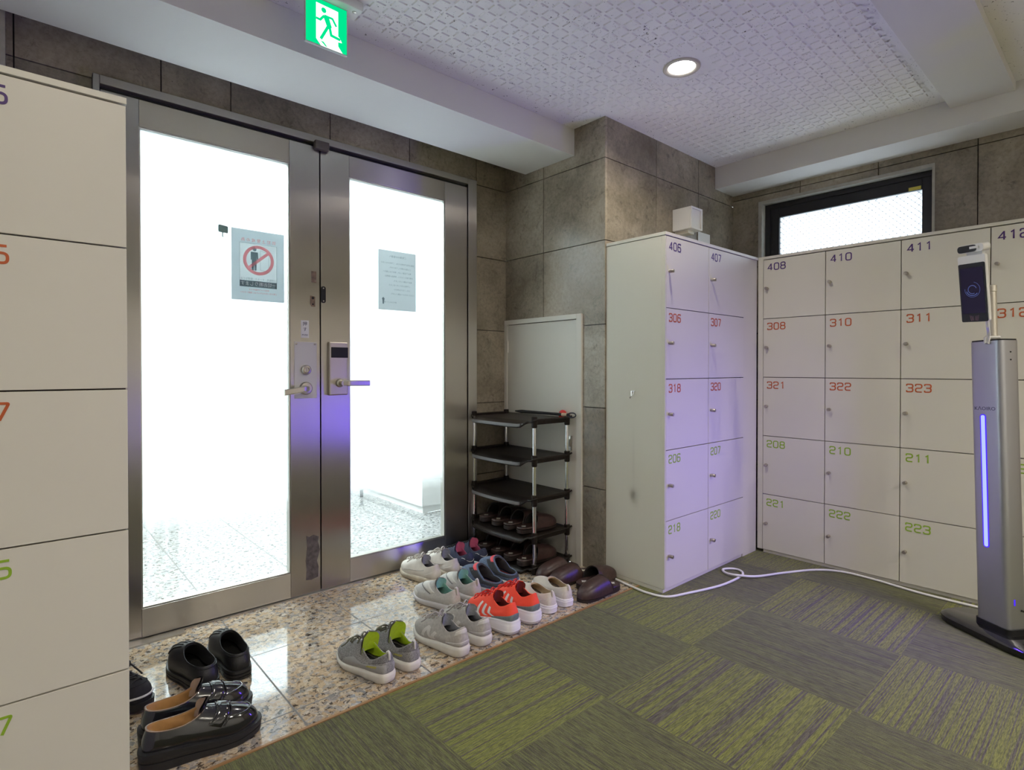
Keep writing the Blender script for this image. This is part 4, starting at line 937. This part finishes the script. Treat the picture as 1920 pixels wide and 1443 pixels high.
K = dict(
    lgrey=fab('light_grey_suede', (.42, .39, .355)), lgrey2=fab('pale_grey_leather', (.60, .575, .53), .5, .05), dgrey=fab('grey_mesh', (.26, .255, .25), n=.45, sc=260), mgrey=fab('mid_grey_synthetic', (.33, .325, .32), .55, .06),
    slate=fab('slate_mesh', (.17, .165, .17), n=.5, sc=300), white_sole=mat('off_white_rubber', (.68, .65, .59), .55, noise=.06, nscale=30), white_foam=mat('white_foam', (.78, .76, .78), .6), lime=fab('lime_lining', (.40, .55, .015), .8, .08),
    dark=mat('dark_lining', (.02, .02, .022), .9), red=fab('neon_red_mesh', (1.0, .085, .04), .7, .03), redl=fab('red_dark_lining', (.16, .012, .012), .9), teal=fab('grey_teal_panel', (.16, .20, .20), .6), white=mat('white_panel', (.80, .78, .78), .5),
    mint=fab('mint_lining', (.22, .47, .38), .8, .06), palegrey=fab('pale_warm_grey', (.50, .48, .455), .6, .08), navy=fab('navy_speckled_knit', (.095, .13, .20), .85, .55, 300), char=fab('charcoal_felt', (.045, .048, .055), .95), redin=fab('dark_red_insole', (.30, .02, .02), .9), redac=fab('coral_edge', (.80, .09, .11), .7),
    dirty=fab('scuffed_white_leather', (.62, .57, .51), .45, .12, 18, .1), dirtysole=mat('yellowed_sole', (.50, .43, .33), .6, noise=.2, nscale=25), greylin=fab('grey_lining', (.27, .28, .29), .9), canvas=fab('cream_canvas', (.66, .61, .54), .8, .05), tan=fab('tan_lining', (.42, .31, .18), .85, .1),
    pink=fab('magenta_lining', (.50, .10, .20), .85, .06), navyd=fab('dark_navy_mesh', (.03, .035, .075), .8, .4, 260), palesole=mat('pale_grey_sole', (.55, .52, .52), .6), blk=fab('black_rubber', (.012, .012, .013), .45, .1), blkin=mat('black_inside', (.006, .006, .006), .95), patent=mat('polished_black_leather', (.008, .008, .01), .13, spec=.7, coat=.6), tanlea=fab('tan_leather_lining', (.42, .23, .085), .55, .18, 30, .05), piping=mat('worn_tan_edge', (.34, .24, .18), .6),
    blklace=mat('black_cord', (.015, .015, .016), .8), whitelace=mat('dull_white_lace', (.60, .57, .53), .85), greylace=mat('grey_lace', (.38, .36, .34), .85), olive=mat('olive_lace', (.13, .13, .09), .85), mtab=mat('pale_tab', (.6, .58, .56), .7), lav=mat('grey_violet_insert', (.22, .21, .25), .5), yel=fab('faded_yellow_print', (.42, .38, .10), .7), brl=mat('brown_slipper_leather', (.050, .026, .023), .38, spec=.5, noise=.25, nscale=60, bump=.2, bscale=260), brin=mat('dark_slipper_inside', (.010, .008, .007), .9), brsole=mat('dark_slipper_sole', (.022, .014, .012), .5), emb=mat('dull_gold_print', (.55, .52, .45), .5, metal=.1),
)
def pair(kind, labels, group, P1, P2, d, m):
    for lb_, (x, y, a), mx in zip(labels, (P1, P2), (-1, 1)): build_shoe(kind, lb_, group, (x, y), a, mx, d, m)
H = 28                                                # index of the heel on the outline (56 points, toe = 0)
# --- grey sneakers with a big pale N on each side
dE = dict(L=.285, w=.050, hs=.040, ts=.026, zf=.112, zs=.078, zh=.102, yf=.46, wr=.60, collar=.007, toe_h=.046, extras=[
    ('laces', 5, 3.2, .0026, .46, .90, True), ('tongue', .016, .026, .012, 'upper2', 'lining'),
    ('patch', 'heel_tab', 'pale', H - 7, H + 7, lambda u: .72 - .16 * abs(2 * u - 1) ** 3 + .12 * abs(2 * u - 1), .985, dict(off=.0022)),
    ('patch', 'heel_band', 'band', H - 9, H + 9, .10, lambda u: .30 - .12 * abs(2 * u - 1) ** 2, dict(off=.0020)),
    ('patch', 'toe_overlay', 'upper', -7, 7, .05, lambda u: .26, dict(off=.0012)),
    ('stripe', 'letter_n_stroke', 'pale', 11.6, 8.0, .6, .14, .66, (1, -1)), ('stripe', 'letter_n_stroke', 'pale', 15.0, 8.2, .6, .14, .66, (1, -1)), ('stripe', 'letter_n_stroke', 'pale', 15.2, 11.4, .6, .14, .66, (1, -1))])
mE = dict(upper=K['lgrey'], upper2=K['palegrey'], sole=K['white_sole'], lining=K['greylin'], insole=K['dark'], pale=K['lgrey2'], band=K['palegrey'], lace=K['greylace'])
pair('sneaker', ['left grey sneaker with pale letter N, nearer the lime lined pair', 'right grey sneaker of the letter N pair, beside the neon red shoes'], 'grey sneakers with letter N', (1.222, 1.632, 95), (1.333, 1.640, 91), dE, mE)
# --- neon red running shoes
dF = dict(L=.285, w=.050, hs=.058, ts=.030, zf=.128, zs=.098, zh=.122, yf=.47, wr=.58, collar=.008, toe_h=.045, spring=.014, prof=[(-.008, 0), (-.001, .06), (.006, .30), (.0045, .34), (.007, .5), (.0055, .54), (.007, .70), (.005, .74), (.004, .95), (-.003, 1)], extras=[
    ('laces', 5, 3.2, .0026, .46, .92, True), ('tongue', .022, .025, .014, 'upper', 'lining'),
    ('patch', 'heel_panel', 'teal', H - 11, H + 11, .02, lambda u: .10 + .30 * (1 - abs(2 * u - 1) ** 1.6), dict(off=.0018)),
    ('stripe', 'white_stripe', 'white', 17.6, 11.0, .5, .14, .78, (1, -1)), ('stripe', 'white_stripe', 'white', 15.3, 9.0, .5, .14, .76, (1, -1)), ('stripe', 'white_stripe', 'white', 13.0, 7.2, .5, .14, .72, (1, -1))])
mF = dict(upper=K['red'], sole=K['white_foam'], lining=K['redl'], insole=K['dark'], teal=K['teal'], white=K['white'], lace=mat('red_lace', (.62, .03, .02), .8))
pair('running_shoe', ['left neon red running shoe with three white side stripes fully in view', 'right neon red running shoe, next to the cream canvas shoes'], 'neon red running shoes', (1.472, 1.636, 92), (1.597, 1.645, 89), dF, mF)
# --- grey knit shoes, lime inside
dD = dict(L=.275, w=.049, hs=.036, ts=.024, zf=.108, zs=.068, zh=.096, yf=.50, wr=.66, collar=.0055, toe_h=.044, grooves=1, extras=[
    ('laces', 3, 3.4, .0024, .52, .88, True), ('tongue', .034, .034, .014, 'dmesh', 'lining'), ('tab', .0045, 'tab'),
    ('patch', 'toe_guard', 'mgrey', -9, 9, .01, lambda u: .16, dict(off=.0014)),
    ('patch', 'side_panel', 'mgrey', 10, 26, .03, lambda u: .62 - .12 * u, dict(off=.0016, both=True)),
    ('patch', 'collar_panel', 'slate', H - 11, H + 11, lambda u: .60 + .10 * abs(2 * u - 1), .99, dict(off=.0012)),
    ('patch', 'faded_print', 'yel', 17.5, 21.5, .32, .48, dict(off=.0024, edge=False)), ('patch', 'faded_print', 'yel', -17.5, -21.5, .32, .48, dict(off=.0024, edge=False)),
    ])
mD = dict(upper=K['dgrey'], dmesh=K['mgrey'], mgrey=K['mgrey'], slate=K['slate'], sole=K['white_sole'], lining=K['lime'], insole=K['dark'], lace=K['olive'], tab=K['mtab'], yel=K['yel'])
pair('sneaker', ['left grey knit sneaker with lime green lining, standing apart on the tiles', 'right grey knit sneaker with lime green lining, nearer the letter N pair'], 'grey sneakers with lime lining', (.932, 1.662, 100), (1.035, 1.670, 96), dD, mD)
# --- cream canvas shoes
dG = dict(L=.270, w=.047, hs=.036, ts=.030, zf=.088, zs=.072, zh=.088, yf=.56, wr=.70, collar=.004, toe_h=.036, bulge=.004, prof=[(-.004, 0), (.001, .05), (.002, .60), (.0035, .62), (.0035, .72), (.002, .74), (.001, .97), (-.003, 1)], extras=[
    ('tab', .0035, 'canvas'), ('curve', 'seam', 'seam', [(H - 9 + q * .5, .02 + .62 * math.sin(q / 12 * PI / 2)) for q in range(13)], .0011), ('curve', 'seam', 'seam', [(-(H - 9 + q * .5), .02 + .62 * math.sin(q / 12 * PI / 2)) for q in range(13)], .0011)])
mG = dict(upper=K['canvas'], canvas=K['canvas'], sole=K['white_foam'], lining=K['tan'], insole=K['tan'], seam=K['mtab'])
pair('canvas_shoe', ['left cream canvas slip-on shoe, directly beside the neon red shoes', 'right cream canvas slip-on shoe, in front of the brown slippers'], 'cream canvas shoes', (1.722, 1.672, 84), (1.822, 1.672, 80), dG, mG)
# --- pale grey shoes, mint inside
dH = dict(L=.272, w=.049, hs=.032, ts=.024, zf=.110, zs=.070, zh=.096, yf=.50, wr=.66, collar=.005, toe_h=.046, grooves=1, extras=[
    ('tongue', .014, .030, .008, 'upper', 'lining'), ('patch', 'strap', 'strap', -11, 11, lambda u: .60 + .04 * math.cos(u * PI * 2), lambda u: .82, dict(off=.0032)), ('curve', 'strap_edge', 'dark', [(-11 + q, .585 + .03 * math.cos(q / 22 * PI * 2)) for q in range(23)], .0016), ('tab', .0050, 'tab'), ('patch', 'toe_overlay', 'strap', -8, 8, .03, .24, dict(off=.0014))])
mH = dict(upper=K['palegrey'], sole=K['palesole'], lining=K['mint'], insole=K['dark'], strap=K['lgrey2'], dark=K['slate'], tab=K['mtab'])
pair('sneaker', ['left pale grey sneaker with mint green lining, toe over the bright reflection', 'right pale grey sneaker with mint green lining, beside the navy clogs'], 'pale sneakers with mint lining', (1.424, 1.955, 99), (1.552, 1.975, 94), dH, mH)
# --- navy clogs, red inside
dI = dict(L=.280, w=.053, hs=.036, ts=.028, zf=.118, zs=.066, zh=.062, yf=.56, wr=.74, collar=.009, toe_h=.062, pf=.9, bulge=.006, vz=-.020, cat='clog', prof=[(-.004, 0), (.002, .05), (.005, .5), (.004, .9), (-.002, 1)], extras=[
    ('patch', 'charcoal_collar', 'char', 5, 51, lambda u: .70 - .25 * abs(2 * u - 1) ** 6 * 0 - .22 * (1 - abs(2 * u - 1)), .99, dict(off=.0022, ni=40)), ('patch', 'coral_edge', 'coral', -8, 8, .86, 1.0, dict(off=.0035)), ('patch', 'rivet', 'char', 14.5, 16, .55, .68, dict(off=.0040)), ('patch', 'rivet', 'char', -14.5, -16, .55, .68, dict(off=.0040))])
mI = dict(upper=K['navy'], char=K['char'], coral=K['redac'], sole=K['palesole'], lining=K['char'], insole=K['redin'])
pair('clog', ['left navy speckled clog with coral edge, behind the neon red shoes', 'right navy speckled clog with coral edge, nearest the rack post'], 'navy clogs with coral edge', (1.672, 1.955, 95), (1.790, 1.985, 90), dI, mI)
# --- scuffed white sneakers by the door
dJ = dict(L=.278, w=.051, hs=.034, ts=.026, zf=.112, zs=.080, zh=.096, yf=.44, wr=.56, collar=.006, toe_h=.056, spring=.006, extras=[
    ('laces', 6, 3.0, .0026, .44, .94, True), ('tongue', .018, .026, .010, 'upper', 'lining'), ('patch', 'toe_cap', 'upper', -7, 7, .02, .34, dict(off=.0014)), ('patch', 'heel_counter', 'upper', H - 9, H + 9, .02, lambda u: .75 - .5 * abs(2 * u - 1) ** 2, dict(off=.0018)),
    ('curve', 'seam', 'seam', [(9 + q * .7, .12 + .62 * q / 9) for q in range(10)], .0011), ('curve', 'seam', 'seam', [(-9 - q * .7, .12 + .62 * q / 9) for q in range(10)], .0011)])
mJ = dict(upper=K['dirty'], sole=K['dirtysole'], lining=K['greylin'], insole=K['dark'], lace=K['whitelace'], seam=K['greylace'])
pair('sneaker', ['left scuffed white leather sneaker against the right glass door', 'right scuffed white leather sneaker, beside the navy and magenta pair'], 'scuffed white sneakers', (1.530, 2.262, 96), (1.648, 2.272, 92), dJ, mJ)
# --- dark navy sneakers, magenta inside
dK = dict(L=.262, w=.048, hs=.034, ts=.024, zf=.116, zs=.076, zh=.100, yf=.50, wr=.64, collar=.007, toe_h=.046, extras=[
    ('laces', 4, 3.0, .0024, .48, .88, False), ('tongue', .024, .028, .010, 'upper', 'lining'), ('patch', 'heel_tab', 'upper', H - 6, H + 6, .5, .98, dict(off=.0018)), ('curve', 'pale_cord', 'tab', [(H - 10 + q, .62 + .22 * math.cos(q / 20 * PI * 2)) for q in range(21)], .0013)])
mK = dict(upper=K['navyd'], sole=K['palesole'], lining=K['pink'], insole=K['dark'], lace=K['blklace'], tab=K['mtab'])
pair('sneaker', ['left dark navy sneaker with magenta lining, behind the white sneakers', 'right dark navy sneaker with magenta lining, nearest the rack'], 'navy sneakers with magenta lining', (1.750, 2.285, 90), (1.850, 2.296, 90), dK, mK)
# --- black slip-on clogs
dB = dict(L=.285, w=.052, hs=.036, ts=.026, zf=.112, zs=.086, zh=.084, yf=.58, wr=.74, collar=.004, toe_h=.060, vz=-.016, cat='slip-on shoe', prof=[(-.006, 0), (.002, .05), (.003, .22), (-.001, .27), (.003, .33), (.003, .55), (-.001, .60), (.003, .66), (.002, .95), (-.003, 1)], extras=[
    ('curve', 'rib', 'blk', [(-6 + q * .2, .25 + .6 * q / 10) for q in range(11)], .0022), ('curve', 'rib', 'blk', [(-3 + q * .1, .22 + .62 * q / 10) for q in range(11)], .0022), ('curve', 'rib', 'blk', [(0, .2 + .64 * q / 10) for q in range(11)], .0022), ('curve', 'rib', 'blk', [(3 - q * .1, .22 + .62 * q / 10) for q in range(11)], .0022), ('curve', 'rib', 'blk', [(6 - q * .2, .25 + .6 * q / 10) for q in range(11)], .0022),
    ('curve', 'heel_seam', 'blk', [(H - 10 + q, .90) for q in range(21)], .0016)])
mB = dict(upper=K['blk'], blk=K['blk'], sole=K['blk'], lining=K['blkin'], insole=K['blkin'])
pair('slip_on_shoe', ['left black ribbed slip-on shoe, behind the polished loafers', 'right black ribbed slip-on shoe, nearer the pale tile joint'], 'black ribbed slip-on shoes', (.468, 1.998, 99), (.568, 2.012, 92), dB, mB)
# --- polished black loafers
dA = dict(L=.292, w=.050, hs=.052, ts=.034, zf=.118, zs=.096, zh=.104, yf=.52, wr=.62, collar=.0025, toe_h=.042, bulge=.004, vamp=.50, vz=-.016, spring=.008, pf=2.2, cat='loafer', prof=[(-.003, 0), (.003, .03), (.0045, .45), (.001, .48), (.0045, .52), (.006, .80), (.005, .96), (-.003, 1)], extras=[
    ('curve', 'collar_piping', 'piping', [(q * .5, 1.0) for q in range(112)] + [(0, 1.0)], .0016), ('curve', 'apron_seam', 'patent', [(-9.5 + q * .5, .36 + .20 * (abs(q - 19) / 19) ** 2.2) for q in range(39)], .0017),
    ('patch', 'penny_strap', 'patent', -10.5, 10.5, lambda u: .70 - .30 * abs(2 * u - 1) ** 2, lambda u: .86 - .22 * abs(2 * u - 1) ** 2, dict(off=.0040)), ('curve', 'strap_edge', 'patent', [(-10 + q * .5, .69 - .30 * (abs(q - 20) / 20) ** 2) for q in range(41)], .0022), ('curve', 'strap_edge', 'patent', [(-10 + q * .5, .87 - .22 * (abs(q - 20) / 20) ** 2) for q in range(41)], .0022),
    ('tongue', .022, .0235, -.010, 'patent', 'piping')])
mA = dict(upper=K['patent'], patent=K['patent'], sole=K['blk'], lining=K['tanlea'], insole=K['tanlea'], piping=K['piping'])
pair('loafer', ['polished black loafer with tan inside, nearer the carpet', 'polished black loafer with tan inside, behind its twin'][::-1], 'polished black loafers', (.252, 1.838, 2), (.238, 1.737, -5), dA, mA)
# --- black laced sneaker half behind the left locker
dC = dict(L=.285, w=.052, hs=.050, ts=.034, zf=.112, zs=.086, zh=.100, yf=.46, wr=.58, collar=.006, toe_h=.052, prof=[(-.005, 0), (.002, .04), (.003, .66), (.0, .69), (-.003, .7), (-.003, 1)], extras=[
    ('laces', 5, 3.2, .0028, .44, .92, True), ('tongue', .018, .026, .010, 'upper'), ('curve', 'pale_welt', 'welt', [(q * .5, .05) for q in range(112)] + [(0, .05)], .0032), ('curve', 'toe_seam', 'upper', [(-9 + q, .34) for q in range(19)], .0018)])
mC = dict(upper=fab('black_suede', (.016, .015, .018), .9), sole=K['blk'], lining=K['blkin'], insole=K['blkin'], lace=K['blklace'], welt=K['mtab'])
build_shoe('sneaker', 'black laced sneaker with pale welt, half hidden by the left locker', None, (.165, 2.275), -62, 1, dC, mC)

# ------------------------------------------------------------------ slippers
def slipper(label, group, pos, ang, mx, z=0.0, L=.262, tilt=0):
    t = thing('slipper', label, 'slipper', (pos[0], pos[1], z), math.radians(ang - 90), group)
    w = .047; out = outline(L, w); n = len(out)
    nor = []
    for i in range(n):
        tt = out[(i + 1) % n] - out[i - 1]; nn = Vector((tt.y, -tt.x)).normalized()
        nor.append(nn if nn.dot(out[i] - Vector((0, L / 2))) > 0 else -nn)
    mir = lambda v: Vector((v.x * mx, v.y, v.z))
    hz = lambda y: .026 - .010 * sm01((y / L - .2) / .5)
    def lay(prof, m, name, par):
        bm = bmesh.new(); R = grid(bm, [[mir(Vector(((o + nor[i] * a).x, (o + nor[i] * a).y, hz(o.y) * f + dz))) for i, o in enumerate(out)] for a, f, dz in prof], True)
        bm.faces.new(R[0][::-1]); bm.faces.new(R[-1]); return obj(name, bm, m, par, 50)
    so = lay([(-.004, 0, 0), (0, .1, 0), (.001, .8, 0), (-.002, .9, 0)], K['brsole'], 'sole', t)
    fb = lay([(-.003, .9, 0), (.0005, .95, .001), (.0005, 1, .004), (-.003, 1, .0075), (-.012, 1, .0065)], K['brl'], 'footbed', t)
    bm = bmesh.new(); q = []
    for a in range(8):
        r = .0165 if a % 2 == 0 else .0095
        q.append((r * math.sin(a * PI / 4), .036 + r * math.cos(a * PI / 4)))
    prism(bm, q, Matrix.Translation((0, 0, hz(.036) + .0068)), .0006); obj('heel_emblem', bm, K['emb'], fb)
    def hw(y):                                        # half width of the last at y
        k = min(1, max(0, y / L)); return w * (1.03 if k < .7 else 1.03 * math.sqrt(max(0, 1 - ((k - .7) / .31) ** 2.3)))
    y0 = .40 * L; rows = []
    for a in range(17):
        u = a / 16; u = 1 - (1 - u) ** 1.5; y = y0 + (L * 1.005 - y0) * u
        h = .062 * (max(0, 1 - u ** 2.4)) ** .55 + .004; row = []
        for b in range(19):
            g = PI * b / 18; c = math.cos(g); s_ = math.sin(g)
            yy = y - (.030 * (1 - u)) * (1 - s_) + .006 * (1 - u)
            row.append(Vector((hw(y) * (abs(c) ** .8) * (1 if c > 0 else -1), yy, hz(y) * .8 + .004 + h * s_ ** .75)))
        rows.append(row)
    inn = [[Vector((p.x * .93, p.y, hz(p.y) * .8 + (p.z - hz(p.y) * .8) * .93)) for p in r] for r in rows[:14]]
    bm = bmesh.new(); grid(bm, [[mir(p) for p in r] for r in rows]); obj('vamp', bm, K['brl'], t, 60)
    bm = bmesh.new(); grid(bm, [[mir(p) for p in r] for r in [rows[0]] + inn]); obj('vamp_lining', bm, K['brin'], t, 60)
    bm = bmesh.new(); tube(bm, [mir(p) for p in rows[0]], .0022, 6); obj('edge_binding', bm, K['brsole'], t, 60)
    return t
ORD = ['leftmost', 'second from left', 'third from left', 'fourth from left']
for i, y_ in enumerate((2.455, 2.350, 2.248, 2.145)):
    slipper('dark brown slipper, %s on the fourth rack tier from the top' % ORD[i], 'slippers on the fourth tier', (1.948, y_), (1, -1, 1, -1)[i], 1 if i % 2 else -1, .196)
for i, y_ in enumerate((2.45, 2.338, 2.232, 2.128)):
    slipper('dark brown slipper, %s on the bottom rack tier' % ORD[i], 'slippers on the bottom tier', (1.935, y_), (1, -1, 1, 0)[i], 1 if i % 2 else -1, .036)
slipper('brown slipper on the floor next to the rack, toe to the doors', 'brown slippers on the floor', (2.195, 1.966), 175, 1)
slipper('brown slipper on the floor, middle of the three toes pointing to the doors', 'brown slippers on the floor', (2.180, 1.868), 176, -1)
slipper('brown slipper lying nearest the carpet edge, beside the cream shoes', 'brown slippers on the floor', (2.155, 1.669), 178, 1)
slipper('brown slipper with open end to the doors, toe against the 406 locker', 'brown slippers on the floor', (1.998, 1.773), 0, 1)
